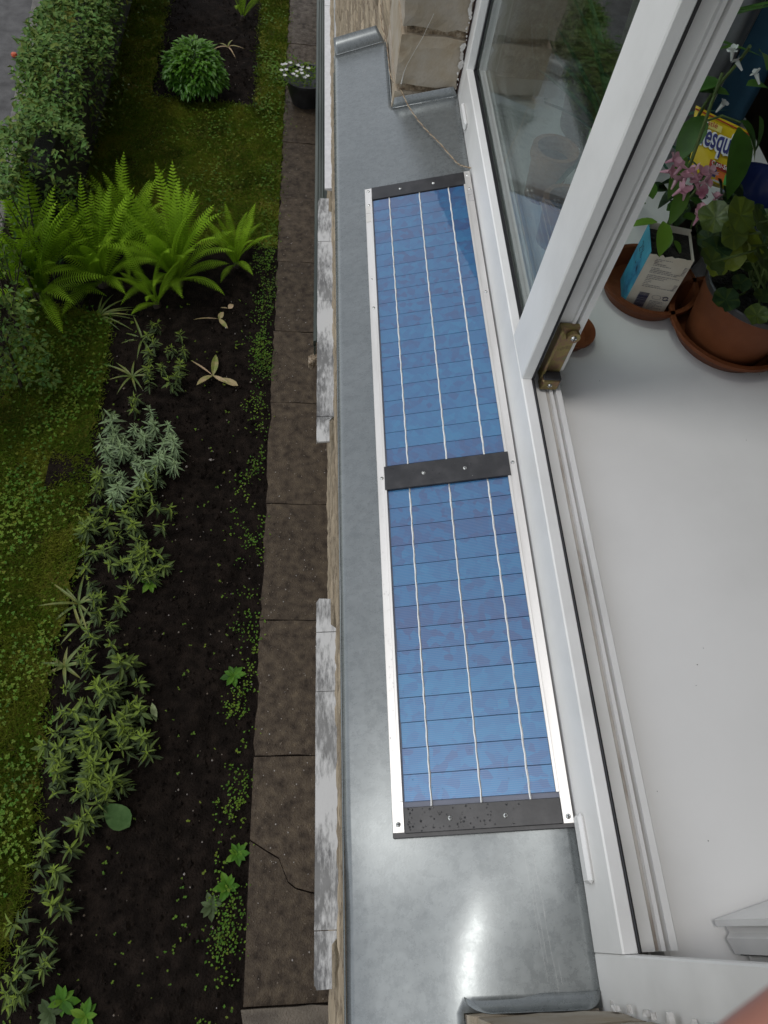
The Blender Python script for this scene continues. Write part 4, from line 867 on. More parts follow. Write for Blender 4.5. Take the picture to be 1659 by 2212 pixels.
def post(y0, y1, z0, z1, ylip, side, name):
    """vertical frame member: outer wing plus inner body; lip at y=ylip facing `side`"""
    b = ylip - side * .020
    if side > 0: pl = [(.2868, y0), (.2868, ylip - .0015), (.2883, ylip), (.3000, ylip), (.3010, ylip - .001), (.3012, b), (.3250, b), (.3256, b - .0018), (.3290, b - .0018), (.3296, b + .0030), (.3335, b + .003), (.3340, b - .006), (.3375, b - .006), (.3380, b + .003), (.3460, b + .003), (.3460, y0)]
    else: pl = [(.2868, y1), (.2868, ylip + .0015), (.2883, ylip), (.3000, ylip), (.3010, ylip + .001), (.3012, b), (.3250, b), (.3256, b + .0018), (.3290, b + .0018), (.3296, b - .003), (.3335, b - .003), (.3340, b + .006), (.3375, b + .006), (.3380, b - .003), (.3460, b - .003), (.3460, y1)][::-1]
    return MB().prism(pl[::-1] if side > 0 else pl[::-1], 'z', z0, z1).build(name, PVC_OUT, win)
def fix(o):
    b = bmesh.new(); b.from_mesh(o.data); bmesh.ops.recalc_face_normals(b, faces=b.faces); b.to_mesh(o.data); b.free(); return o
fix(post(-.105, -.03, -.03, WZ, -.029, 1, 'frame_jamb')); 
MB().box(.3014, .3040, -.0490, -.0297, .066, WZ - .07).build('gasket', GASKET, win)
fix(post(.634, .690, .0655, WZ - .06, .614, -1, 'mullion'))
MB().prism([(.3014, .634), (.3014, .6148), (.3026, .6136), (.3040, .6144), (.3042, .634)], 'z', .0458, WZ - .06).build('gasket', GASKET, win)
fix(MB().prism([(.2868, 1.410), (.2868, 1.3415), (.2883, 1.340), (.3000, 1.340), (.3012, 1.341), (.3012, 1.410)], 'z', -.03, WZ).build('frame_jamb', PVC_OUT, win))
MB().box(.3013, .346, 1.352, 1.410, .0495, WZ).build('jamb_core', PVC_OUT, win)
MB().box(.2868, .346, -.0285, 1.3395, WZ - .06, WZ).build('frame_head', PVC_OUT, win)
# fixed pane: two panes, spacer, bead
YG0, YG1, ZG0, ZG1 = .676, 1.352, .048, WZ - .05
for xa in (.3046, .3206): MB().box(xa, xa + .004, YG0, YG1, ZG0, ZG1).build('glass_pane', GLASS, win)
SPACER = mat('spacer_metal', [(.55, .55, .53), (.66, .66, .64)], 30, .4, .5)
sp_ = MB(); sp_.box(.3088, .3203, YG0 + .012, YG1 - .012, .060, .070).box(.3088, .3203, YG1 - .022, YG1 - .012, .0705, ZG1).box(.3088, .3203, YG0 + .012, YG0 + .022, .0705, ZG1); spo = sp_.build('spacer', SPACER, win)
mb = MB()
for k in range(150): y = YG0 + .026 + k * .0043; mb.box(.3135, .3148, y, y + .0012, .0701, .0704)
mb.build('spacer_holes', flat('pinholes', (.12, .12, .11)), win)['kind'] = 'stuff'
MB().box(.3013, .3044, .6905, 1.3395, .0652, .0668).box(.3013, .3044, 1.3366, 1.3398, .067, ZG1).build('gasket', GASKET, win)
MB().box(.2990, .3012, .6905, 1.3375, .0653, .0664).build('gasket_lip', GASKET, win)
MB().prism([(.3252, .047), (.3252, .066), (.329, .068), (.3455, .052), (.3455, .0493), (.3384, .0493), (.3384, .047)][::-1], 'y', .6905, 1.352).build('glazing_bead', PVC, win)
# drain caps
for y0 in (1.236, .028):
    mb = MB(); mb.cbox(.2805, .2872, y0, y0 + .062, .012, .029, .003).build('drain_cap', PVC, win)
# corner hinge on the mullion
HG = mat('yellow_zinc', [(.13, .075, .05), (.30, .25, .09), (.26, .15, .10), (.15, .22, .09)], 60, .42, .6, bump=.1, lo=.3, hi=.72)
hx0, hy = .3175, .6335
mb = MB(); mb.cbox(.3150, .3395, hy - .0085, hy - .0005, .056, .150, .0012); mb.build('hinge_plate', HG, win)
MB().cbox(.3135, .3175, hy - .016, hy - .0005, .058, .150, .001).build('hinge_flange', HG, win)
MB().cbox(.3145, .3390, hy - .024, hy - .0095, .0495, .0680, .002).build('hinge_block', HG, win)
MB().cbox(.3150, .3386, hy - .0235, hy - .0098, .0682, .0720, .0008).build('hinge_washer', BLACKBAR, win)
mb = MB(); mb.tube([(.333, hy - .010, .138), (.333, hy - .0155, .138)], [.0085, .0082], 20); mb.build('hinge_cap', HG, win)
for (x, z, yy_, s_) in ((.333, .138, hy - .0157, 1.5), (.3265, .059, hy - .0242, 1.2)):
    o = bpy.data.objects.new('screw', SM); COL.objects.link(o); o.parent = win; o.location = Vector((x, yy_, z)) - win.location; o.rotation_euler = (rad(90), 0, 0); o.scale = (s_,) * 3
o = bpy.data.objects.new('screw', SM); COL.objects.link(o); o.parent = win; o.location = Vector((.3085, hy - .0003, .074)) - win.location; o.rotation_euler = (rad(90), 0, 0); o.scale = (2.0,) * 3
# dirt washed into the corner under the hinge
# opened sash, hinged at the near jamb
ux, uy = .974, .226; vx, vy = .226, -.974; A = Vector((.393, -.0065))
def SP(a, b): return (A.x + ux * a + vx * b, A.y + uy * a + vy * b)
prof = [SP(0, 0), SP(.078, 0), SP(.085, .006), SP(.085, .055), SP(.018, .055), SP(.018, .033), SP(.0065, .030), SP(.0045, .0165), SP(.0095, .0135), SP(.0095, .0065), SP(.0, .0055)]
sash = MB().prism(prof, 'z', .034, WZ - .04).build('sash', PVC, win); fix(sash)
def sbox(a0, a1, b0, b1, z0, z1, nm, m):
    pl = [SP(a0, b0), SP(a1, b0), SP(a1, b1), SP(a0, b1)]; o = MB().prism(pl, 'z', z0, z1).build(nm, m); fix(o)
    me = o.data; me.transform(Matrix.Translation(-win.location)); o.parent = sash; return o
sbox(.0851, .52, .006, .055, .034, .105, 'sash_rail', PVC); sbox(.0851, .52, .006, .055, WZ - .11, WZ - .04, 'sash_rail', PVC); sbox(.5201, .60, .0, .055, .034, WZ - .04, 'sash_stile', PVC)
sbox(.086, .519, .018, .022, .1055, WZ - .111, 'sash_glass', GLASS); sbox(.086, .519, .036, .040, .1055, WZ - .111, 'sash_glass', GLASS)
MB().prism([SP(.0092, .030), SP(.0175, .031), SP(.0175, .0325), SP(.010, .032)], 'z', .036, WZ - .05).build('sash_gasket', GASKET, sash, loc=1).data.transform(Matrix.Translation(-win.location))
tag(sash)

# ------------------------------------------------------------------ room and interior sill
BOARD = mat('white_sill_board', [(.775, .77, .755), (.81, .805, .79), (.83, .825, .81)], 5, .38, bump=.05, bscale=200, bdist=.001)
bd = thing('interior_sill', 'wide white interior window sill board holding the flower pots', 'window sill', (.6, .65, 0))
MB().cbox(.3465, .86, -.30, 1.62, -.015, .02, .004).build('board', BOARD, bd)
ROOMW = mat('room_wall', [(.62, .61, .585), (.68, .67, .65)], 3, .8)
for nm, b in (('room_floor', (.52, 4.2, -2.4, 3.6, -.95, -.90)), ('room_ceiling', (.3465, 4.2, -2.4, 3.6, 2.65, 2.7))):
    tag(MB().box(*b).build(nm, mat('brown_floor', [(.05, .03, .02), (.09, .055, .035)], 3, .6, stretch=(4, .4, 1)) if 'floor' in nm else ROOMW), kind='structure')
for b in ((4.2, 4.25, -2.4, 3.6, -.9, 2.65), (.52, 4.2, 3.6, 3.65, -.9, 2.65), (.52, 4.2, -2.45, -2.4, -.9, 2.65), (.345, .52, -.108, 1.41, -.95, -.016)):
    tag(MB().box(*b).build('room_wall', ROOMW), kind='structure')
tag(MB().box(.3475, .53, 1.4125, 1.62, .0205, 2.64).build('room_wall', ROOMW), kind='structure')

TERRA = mat('terracotta', [(0.0935, 0.0272, 0.0093), (0.1318, 0.0391, 0.0127), (0.1700, 0.0544, 0.0204)], 9, .6, spec=.25, bump=.15, bscale=120, bdist=.002)
TERRA_IN = mat('stained_terracotta', [(.06, .025, .014), (.15, .05, .02), (.20, .08, .04)], 14, .6, bump=.3)
def saucer(cx, cy, r, h, name='saucer', label='', grp='terracotta saucers on the interior sill'):
    t = thing(name, label, 'saucer', (cx, cy, .02), grp)
    o = MB().lathe([(0, .0), (r * .78, .0), (r * .82, .001), (r, h * .8), (r + .003, h * .82), (r + .003, h), (r - .004, h), (r * .80, .006), (0, .005)], 0, 0, 56).build('dish', TERRA, t, loc=1); auto_smooth(o, 40); return t
saucer(.524, .838, .074, .030, label='terracotta saucer under the cut milk carton')
saucer(.634, .757, .092, .030, label='larger terracotta saucer under the round plant pot')
saucer(.384, .735, .034, .020, label='small terracotta saucer half hidden behind the hinge')
BLACKSOIL = mat('potting_soil', [(.004, .003, .0025), (.010, .008, .006), (.02, .015, .011)], 60, .9, bump=.9, bscale=200, bdist=.006)
# round pot with begonia
pcx, pcy = .628, .742
rp = thing('plant_pot', 'round terracotta pot with black inner rim, nearest pot at the right', 'plant pot', (pcx, pcy, .026))
o = MB().lathe([(0, 0), (.058, 0), (.060, .004), (.0755, .098), (.0735, .10)], 0, 0, 56).build('pot_body', TERRA, rp, loc=1); auto_smooth(o, 40)
o = MB().lathe([(.0750, .096), (.0775, .098), (.0780, .106), (.0765, .108), (.0735, .106), (.072, .09)], 0, 0, 56).build('pot_rim', flat('black_rim', (.012, .012, .013), .4), rp, loc=1); auto_smooth(o, 40)
MB().lathe([(0, .092), (.04, .090), (.073, .088)], 0, 0, 30).build('soil', BLACKSOIL, rp, loc=1)
BEG = mat('begonia_leaves', [(.010, .026, .010), (.022, .05, .018), (.05, .085, .036)], 30, .4, tint=(.15, .19, .015), trans=.12, bump=.4, bscale=60, bdist=.004)
beg = thing('begonia', 'begonia with round dark and yellow-green leaves in the round pot', 'plant', (pcx, pcy, .14))
def round_leaf(r_, cup, seed, wav=.12):
    rr_ = random.Random(seed); mb = MB(); n = 20; vs = [(0, 0, 0)]
    for ring in (.35, .7, 1.0):
        for k in range(n): a = 2 * PI * k / n; q = r_ * ring * (1 + wav * .6 * math.cos(5 * a + seed) * ring + rr_.uniform(-.05, .05) * ring); z = cup * r_ * ring ** 2 + (.09 * r_ * ring * math.cos(k * PI)) * (1 if ring < 1 else .6) + rr_.uniform(-.06, .06) * r_ * ring; vs.append((q * math.cos(a), q * math.sin(a), z))
    fs = [(0, 1 + k, 1 + (k + 1) % n) for k in range(n)]
    for q in (0, 1): fs += [(1 + q * n + k, 1 + (q + 1) * n + k, 1 + (q + 1) * n + (k + 1) % n, 1 + q * n + (k + 1) % n) for k in range(n)]
    return vs, fs
def beg_leaf(u, v, z, r_, tn, seed, tilt=(0.0, 0.0)):
    x, y, _ = onz(u, v, z); vs, fs = round_leaf(r_, .12, seed); vs = [tuple(.70 * c for c in q) for q in vs]; Mx = Matrix.Translation((x, y, z)) @ Matrix.Rotation(tilt[0], 4, 'X') @ Matrix.Rotation(tilt[1], 4, 'Y') @ Matrix.Rotation(seed, 4, 'Z')
    mb = MB()
    for fi, f_ in enumerate(fs): mb.add([], [f_], 0, min(1.0, tn + (.22 if (fi % 20) % 4 == 0 else 0.0)))
    mb.v = [tuple(Mx @ Vector(q)) for q in vs]; o = mb.build('leaf', BEG, beg, smooth=True)
    MB().tube([(pcx + rnd(-.02, .02), pcy + rnd(-.02, .02), .135), ((x + pcx) / 2, (y + pcy) / 2, z - .005), (x, y, z - .001)], .0016, 5).build('stalk', STEM, beg)
for q in [(1568, 648, .140, .026, .0, 1, (.2, -.1)), (1635, 680, .140, .022, .25, 2, (.3, -.2)), (1600, 612, .150, .020, .0, 3, (.2, 0)), (1648, 640, .15, .020, .1, 4, (0, 0)),
          (1575, 545, .20, .034, .95, 5, (.7, -.3)), (1620, 530, .21, .03, .85, 6, (.5, .4)), (1550, 570, .19, .022, .8, 7, (.9, 0)), (1545, 470, .235, .03, .28, 8, (.4, -.3)), (1600, 465, .25, .032, .4, 9, (.5, .2)), (1640, 480, .26, .026, .15, 10, (.3, .5)), (1585, 505, .23, .026, .35, 11, (.8, 0)), (1650, 560, .2, .028, .15, 13, (.2, .4)), (1530, 515, .2, .02, .05, 14, (.5, -.5))]: beg_leaf(*q)

for k in range(16): beg_leaf(rnd(1535, 1655), rnd(450, 570), rnd(.15, .22), rnd(.018, .03), random.choice([0, 0, .1, .2]), 40 + k, (rnd(-.2, .8), rnd(-.5, .5)))
# milk carton with a weigela-like plant
cx0, cx1, cy0, cy1, cz0, cz1 = .4850, .5470, .791, .853, .027, .129
ct = thing('milk_carton', 'cut-open milk carton with blue side and printed cream front used as pot', 'carton', ((cx0 + cx1) / 2, (cy0 + cy1) / 2, cz0)); Rz = Matrix.Rotation(rad(-10.5), 4, 'Z')
CREAM = mat('carton_cream', [(.30, .22, .11), (.52, .46, .36), (.60, .55, .46)], 16, .6, lo=.2, hi=.55)
CBLUE = mat('carton_blue', [(.012, .03, .07), (.035, .20, .33), (.05, .30, .42)], 22, .5, lo=.3, hi=.5)
wx, wy, hz_ = .031, .031, cz1 - cz0
def cpart(mb, nm, m, par=ct):
    o = mb.build(nm, m, par, loc=1); o.data.transform(Rz); return o
tpts = []; r = random.Random(5)
mb = MB(); nn = 14
vs = [(-wx + 2 * wx * k / nn, -wy, 0) for k in range(nn + 1)] + [(-wx + 2 * wx * k / nn, -wy, hz_ - abs(r.gauss(0, .0018))) for k in range(nn + 1)]
mb.add(vs, [(k, k + 1, nn + 2 + k, nn + 1 + k) for k in range(nn)]); o = cpart(mb, 'front_panel', CREAM); sd = o.modifiers.new('t', 'SOLIDIFY'); sd.thickness = .0006
mb = MB(); mb.box(-wx - .0004, -wx + .0002, -wy + .0003, wy, 0, hz_ + .002); cpart(mb, 'side_panel', CBLUE)
mb = MB(); mb.box(wx - .0002, wx + .0004, -wy + .0003, wy, 0, hz_); cpart(mb, 'side_panel', CREAM)
mb = MB(); mb.box(-wx, wx, wy - .0002, wy + .0004, 0, hz_ + .004); cpart(mb, 'back_panel', CREAM)
mb = MB(); mb.box(-wx + .0006, wx - .0006, -wy + .0010, wy - .0006, .0, hz_ - .006); cpart(mb, 'soil', BLACKSOIL)
INK = flat('navy_ink', (.035, .035, .085), .6); INKL = flat('faded_ink', (.075, .07, .11), .6); INKB = flat('black_ink', (.01, .012, .02), .5)
def font_mesh(text, size, nm, m, M_, parent, extr=0.0, shear=0.0, bold=0.0, width=None):
    cu = bpy.data.curves.new(nm, 'FONT'); cu.body = text; cu.size = size; cu.extrude = extr; cu.shear = shear; cu.offset = bold; cu.align_x = 'LEFT'
    ob = bpy.data.objects.new(nm, cu); COL.objects.link(ob); dg = bpy.context.evaluated_depsgraph_get(); me = bpy.data.meshes.new_from_object(ob.evaluated_get(dg)); bpy.data.objects.remove(ob)
    if width:
        xs_ = [q.co.x for q in me.vertices]; f = width / max(1e-6, max(xs_) - min(xs_)); me.transform(Matrix.Scale(f, 4, (1, 0, 0)))
    me.transform(M_); me.materials.clear(); me.materials.append(m); o = bpy.data.objects.new(nm, me); COL.objects.link(o); o.parent = parent; return o
# printing on the front: (x right, z up) plane facing -y
def fplate(x0, x1, z0, z1, m, lift=.0012, mb=None):
    mb = mb or MB(); y = -wy - lift; mb.add([(x0, y, z0), (x1, y, z0), (x1, y, z1), (x0, y, z1)], [(0, 1, 2, 3)]); return mb
mb = MB(); r = random.Random(8)
def textline(x0, x1, z, h=.0007):
    x = x0
    while x < x1:
        wl = r.uniform(.002, .006); fplate(x, min(x + wl, x1), z, z + h, None, .0012, mb); x += wl + .0008
for k in range(5): textline(-.020, -.020 + [.024, .010, .006, .018, .026][k], .094 - k * .0026)
for k in range(4): textline(-.020, -.020 + [.012, .030, .044, .040][k], .079 - k * .0026)
for k in range(8): textline(-.020, -.020 + [.046, .030, .026, .009, .010, .007, .026, .046][k], .0665 - k * .0029)
for k in range(9): textline(.002, .002 + [.021, .020, .012, .022, .013, .022, .010, .018, .014][k], .0225 - k * .0025)
for k in range(7): textline(.024, .029, .088 - k * .0022)
for k in range(5): textline(.024, .029, .056 - k * .0022)
cpart(mb, 'small_print', INKL)['kind'] = 'stuff'
mb = MB(); z = .006
for k in range(26):
    h = r.choice([.0004, .0006, .001, .0014]); fplate(-.018, -.003, z, z + h, None, .0012, mb); z += h + r.choice([.0003, .0005])
    if z > .035: break
cpart(mb, 'barcode', INK)
mb = MB()
for k in range(24):
    a0, a1 = 2 * PI * k / 24, 2 * PI * (k + 1) / 24
    mb.add([(.009 + .0068 * q * math.cos(a), -wy - .0012, .0305 + .0040 * q * math.sin(a)) for q, a in ((1, a0), (1, a1), (.92, a1), (.92, a0))], [(0, 1, 2, 3)])
cpart(mb, 'oval_mark', INKL)
mb = MB()
for base in (0.5, PI + .5):
    for k in range(9):
        a0, a1 = base + k * .24, base + (k + 1) * .24
        mb.add([(.0225 + .0048 * q * math.cos(a), -wy - .0012, .0305 + .0040 * q * math.sin(a)) for q, a in ((1, a0), (1, a1), (.58, a1), (.58, a0))], [(0, 1, 2, 3)])
    a = base + 9 * .24; mb.add([(.0225 + .0048 * q * math.cos(a + d), -wy - .0012, .0305 + .004 * q * math.sin(a + d)) for q, d in ((1.35, -.05), (.8, .55), (.3, -.05))], [(0, 1, 2)])
cpart(mb, 'recycling_mark', INK)
# handwriting on the blue side (faces -x)
Ms = Rz @ Matrix.Translation((-wx - .0008, wy - .012, .070)) @ Matrix(((0, 0, -1, 0), (-1, 0, 0, 0), (0, 1, 0, 0), (0, 0, 0, 1)))
font_mesh('2%', .022, 'handwriting', INKB, Ms @ Matrix.Translation((0, 0, .0)), ct, bold=-.0003)
font_mesh('"', .016, 'handwriting', INKB, Ms @ Matrix.Translation((.012, -.024, .0)), ct)

PINK = mat('pink_petals', [(.50, .20, .28), (.62, .32, .40), (.72, .46, .52)], 30, .5, trans=.25)
WLEAF = mat('house_plant_leaves', [(.025, .07, .012), (.045, .12, .018), (.07, .16, .03)], 14, .42, tint=(.16, .30, .03), trans=.2)
wg = thing('pink_weigela', 'plant with clusters of pink flowers growing in the milk carton', 'plant', (.506, .83, .125))
def hleaf(parent, x, y, z, L, W, yaw, pit, tn, m=WLEAF, roll=0.0, droop=.3): 
    vs, fs = leaf_pts(L, W, .25, droop, 6, .42); o = MB().add(xf(vs, (x, y, z), yaw, pit, roll), fs, 0, tn).build('leaf', m, parent); auto_smooth(o, 60); return o
stem = [(.506, .832, .12), (.505, .838, .17), (.503, .85, .22), (.502, .865, .27), (.500, .88, .33)]
MB().tube(smoothpath(stem, 4), [.0022] * 17, 6).build('stem', STEM, wg)
MB().tube([(.506, .832, .15), (.525, .845, .20), (.535, .85, .235)], [.0016] * 3, 5).build('stem', STEM, wg)
def at(u, v, y): d = ray(u, v); q = y / d[1] * d; return (q[0], q[1], q[2] + CAMH)
for (u, v, y, L, W, yaw, pit, tn) in [(1432, 478, .815, .045, .026, -1.3, -.7, .8), (1420, 480, .83, .04, .016, 3.0, -.1, .75), (1445, 500, .82, .03, .018, -1.9, -.5, .5), (1475, 470, .84, .03, .018, .1, .1, .2), (1478, 395, .83, .055, .024, -1.5, -1.0, .3), (1395, 440, .85, .05, .026, 2.9, .1, .25), (1380, 400, .87, .045, .02, 2.6, .3, .1), (1440, 455, .84, .04, .022, .4, .2, .1), (1410, 430, .86, .045, .025, 1.9, .4, .2), (1490, 430, .86, .04, .02, -.2, -.2, .0), (1455, 520, .82, .022, .012, -.8, -.3, .5), (1400, 350, .9, .05, .022, 2.8, .2, .2), (1500, 480, .83, .04, .02, .2, -.3, .0)]: x, y_, z = at(u, v, y); hleaf(wg, x, y_, z, L, W, yaw, pit, tn)
def flower(parent, u, v, y, s, seed, m=PINK, np_=5):
    x, y_, z = at(u, v, y); r = random.Random(seed); mb = MB(); ax = Matrix.Translation((x, y_, z)) @ Matrix.Rotation(r.uniform(-.9, .9), 4, 'X') @ Matrix.Rotation(r.uniform(-.9, .9), 4, 'Y')
    for k in range(np_):
        vs, fs = leaf_pts(s, s * .85, .2, -.25 + r.uniform(-.2, .5), 4, .6); vs = xf(vs, (0, 0, 0), 2 * PI * k / np_ + r.uniform(-.2, .2), .5 + r.uniform(-.2, .2), r.uniform(-.4, .4)); mb.add([tuple(ax @ Vector(q)) for q in vs], fs)
    mb.tube([ax @ Vector((0, 0, -.012)), ax @ Vector((0, 0, 0))], [.0012, .003], 6); o = mb.build('flower', m, parent); auto_smooth(o, 70)
for i, (u, v, y) in enumerate([(1455, 345, .84), (1470, 362, .84), (1445, 370, .85), (1480, 385, .83), (1500, 370, .83), (1515, 375, .83), (1525, 392, .83), (1505, 395, .83), (1470, 410, .82), (1480, 415, .82), (1512, 455, .81), (1508, 470, .81), (1535, 375, .84), (1545, 430, .83), (1460, 390, .84), (1520, 415, .83)]): flower(wg, u, v, y, .0115, i)

dk = thing('dark_leafy_plant', 'dark leafy plant filling the gap behind the carton and the begonia', 'plant', (.60, .92, .022))
MB().lathe([(0, 0), (.03, 0), (.042, .07), (.04, .072), (.038, .06), (0, .058)], 0, 0, 30).build('pot_body', flat('dark_pot', (.02, .012, .009), .5), dk, loc=1)
DKL = mat('dark_leaves', [(.008, .018, .007), (.016, .034, .012), (.03, .055, .018)], 20, .5, spec=.3)
for k in range(46):
    u, v = rnd(1440, 1600), rnd(385, 545)
    if u < 1500 and v > 470 or v > 500 and u > 1560: u = rnd(1510, 1560)
    x, y_, z = at(u, v, rnd(.89, .96)); hleaf(dk, x, y_, z, rnd(.03, .055), rnd(.018, .03), rnd(0, 6.28), rnd(-.9, .3), 0.0, DKL)
for k in range(7): x, y_, z = at(rnd(1470, 1580), rnd(420, 520), .93); MB().tube([(.60 + rnd(-.02, .02), .92 + rnd(-.02, .02), .08), (x, y_, z)], .0016, 5).build('stem', STEM, dk)

# taller plant with white flowers behind
pp = thing('pepper_plant', 'tall plant with big pointed leaves and small white drooping flowers', 'plant', (.60, .96, .1))
MB().tube(smoothpath([(.596, .97, .022), at(1490, 330, .95), at(1500, 270, .93), at(1540, 200, .9), at(1590, 140, .88), at(1620, 100, .86)], 5), .0022, 6).build('stem', STEM, pp)
MB().tube([at(1500, 270, .93), at(1560, 250, .9), at(1600, 265, .89)], .0016, 5).build('stem', STEM, pp)
for (u, v, y, L, W, yaw, pit, tn) in [(1595, 275, .88, .085, .042, -1.25, -.75, .12), (1520, 250, .91, .06, .034, -2.2, -.6, .1), (1495, 270, .93, .06, .02, 2.3, -.5, .15), (1600, 260, .9, .06, .03, -.4, -.5, .0), (1640, 250, .88, .05, .02, -.7, -.9, .1), (1612, 185, .88, .04, .018, .3, .1, .1), (1575, 205, .89, .04, .02, 2.8, .1, .1), (1480, 330, .92, .06, .022, -1.8, -.8, .35), (1560, 180, .9, .05, .03, 3.0, -.2, .0), (1640, 110, .86, .04, .02, .4, -.4, .2), (1600, 105, .87, .03, .015, 2.4, -.2, .2), (1510, 390, .88, .03, .02, .2, 0, .05)]: x, y_, z = at(u, v, y); hleaf(pp, x, y_, z, L, W, yaw, pit, tn)
for i, (u, v, y) in enumerate([(1583, 110, .87), (1592, 133, .87), (1634, 160, .86), (1562, 225, .88), (1470, 213, .9)]): flower(pp, u, v, y, .0075, 30 + i, WHITE)

# yellow food bag
YEL = mat('bag_yellow', [(.55, .38, .012), (.66, .48, .015)], 8, .35, bump=.35, bscale=22, bdist=.006)
bag = thing('food_bag', 'yellow printed powder bag leaning among the flowers, blue lettering', 'bag', (.66, 1.06, .05))
c_tl, c_tr, c_br, c_bl = [Vector(q) for q in (at(1503, 228, 1.075), at(1624, 287, 1.035), at(1588, 412, .965), at(1478, 366, 1.005))]
def bq(a, b, off=0.0):
    p = c_bl.lerp(c_br, a).lerp(c_tl.lerp(c_tr, a), b); n_ = (c_br - c_bl).cross(c_tl - c_bl).normalized()
    return p + n_ * (off + .004 * math.sin(PI * a) * math.sin(PI * b))
mb = MB(); vs = []; na = 14
for s in (0, 1):
    for i in range(na + 1):
        for j in range(na + 1):
            a, b = i / na, j / na; th = .018 * math.sin(PI * a) ** .5 * (1 - b) ** .7 * (1 if s else 0); vs.append(bq(a, b, -.0004 * s - th + .0009 * math.sin(9 * a + 14 * b)))
ix = lambda s, i, j: s * (na + 1) ** 2 + i * (na + 1) + j
for i in range(na):
    for j in range(na): mb.add([], [(ix(0, i, j), ix(0, i + 1, j), ix(0, i + 1, j + 1), ix(0, i, j + 1)), (ix(1, i, j), ix(1, i, j + 1), ix(1, i + 1, j + 1), ix(1, i + 1, j))])
mb.v = [tuple(q) for q in vs]
for k in range(na): mb.f += [(ix(0, k, 0), ix(1, k, 0), ix(1, k + 1, 0), ix(0, k + 1, 0)), (ix(0, 0, k), ix(0, 0, k + 1), ix(1, 0, k + 1), ix(1, 0, k)), (ix(0, na, k), ix(1, na, k), ix(1, na, k + 1), ix(0, na, k + 1))]; mb.m += [0] * 3; mb.c += [None] * 3
mb.build('bag_body', YEL, bag, smooth=True)
def bplate(a0, a1, b0, b1, nm, m, off=.0022, n=6):
    mb = MB(); vs = [bq(a0 + (a1 - a0) * i / n, b0 + (b1 - b0) * j / n, off) for i in range(n + 1) for j in range(n + 1)]
    mb.add(vs, [(i * (n + 1) + j, (i + 1) * (n + 1) + j, (i + 1) * (n + 1) + j + 1, i * (n + 1) + j + 1) for i in range(n) for j in range(n)]); return mb.build(nm, m, bag)
bplate(.0, 1.0, .93, .955, 'red_stripe', flat('red_ink', (.35, .03, .02), .4)); bplate(.42, .93, .19, .30, 'red_banner', flat('red_ink', (.35, .03, .02), .4), .0024)
bplate(.40, .58, .06, .185, 'blue_square', flat('blue_ink', (.03, .03, .12), .4)); bplate(.59, .74, .03, .18, 'orange_square', flat('orange_ink', (.60, .13, .02), .4)); bplate(.75, .90, .01, .17, 'green_square', flat('green_ink', (.06, .33, .06), .4)); bplate(.55, .72, .0, .03, 'grey_patch', flat('grey_ink', (.35, .36, .36), .4)); bplate(.05, .5, .75, .86, 'pale_patch', flat('pale_ink', (.72, .62, .18), .4))
exv = (c_br - c_bl); eyv = (c_tl - c_bl); Wb, Hb = exv.length, eyv.length; ez = exv.cross(eyv).normalized()
def bagM(a, b, off): 
    o_ = bq(a, b, off); ey_ = eyv / Hb; ex_ = exv / Wb; return Matrix(((ex_.x, ey_.x, ez.x, o_.x), (ex_.y, ey_.y, ez.y, o_.y), (ex_.z, ey_.z, ez.z, o_.z), (0, 0, 0, 1)))
ML = Matrix.Translation(-bag.location)
NAVY = flat('navy_lettering', (.022, .026, .16), .4); BWH = flat('white_outline', (.72, .72, .72), .4)
font_mesh('Nesquik', .043, 'lettering_outline', BWH, ML @ bagM(.03, .47, .0040), bag, .0002, .25, .0030, Wb * .93)
font_mesh('Nesquik', .043, 'lettering', NAVY, ML @ bagM(.04, .47, .0048), bag, .0002, .25, .0008, Wb * .90)
font_mesh('Opti-Start', .0095, 'lettering', BWH, ML @ bagM(.45, .225, .0036), bag, .0001, .1, 0, Wb * .42)
font_mesh('Nestlé', .011, 'lettering', flat('red_lettering', (.45, .04, .02), .4), ML @ bagM(.08, .78, .0030), bag, .0001, .1, 0, Wb * .36)

mb = MB(); r = random.Random(15)
for k in range(16):
    x, y, q = r.uniform(.37, .72), r.uniform(.0, .78), r.uniform(.0004, .0009); x = .37 + (x - .37) * (1 if k % 3 else .3)
    mb.add([(x - q, y, .0203), (x, y - q * r.uniform(.4, 1.5), .0203), (x + q, y, .0203), (x, y + q, .0203), (x, y, .0203 + q * .7)], [(0, 1, 4), (1, 2, 4), (2, 3, 4), (3, 0, 4)])
tag(mb.build('soil_crumbs', BLACKSOIL), 'few dark crumbs scattered on the white inner sill board', 'crumbs', kind='stuff')
# spotted curtain with blue band, dark pot, blue bowl
CURT = mat('curtain_cloth', [(.20, .20, .21), (.28, .28, .29)], 20, .8)
cu_ = thing('curtain', 'grey curtain with brown dots and a dark blue border behind the window frame', 'curtain', (.70, 1.32, .02))
mb = MB(); vs = []; n = 26
for i in range(n + 1):
    for z in (-.6, 2.1): t = i / n; vs.append((.56 + .20 * t, 1.30 + .02 * math.sin(t * 14), z))
mb.add(vs, [(2 * i, 2 * i + 2, 2 * i + 3, 2 * i + 1) for i in range(n)]); mb.f = [f for f in mb.f]
o = mb.build('cloth', CURT, cu_, smooth=True)
mb = MB(); vs = []
for i in range(7):
    for z in (-.6, 2.1): t = i / 6; vs.append((.760 + .055 * t, 1.30 + .02 * math.sin((1 + t * .3) * 14) - .003, z))
mb.add(vs, [(2 * i, 2 * i + 2, 2 * i + 3, 2 * i + 1) for i in range(6)]); mb.build('blue_border', mat('curtain_blue', [(.015, .055, .10), (.02, .075, .13)], 20, .8), cu_, smooth=True)
mb = MB(); r = random.Random(12)
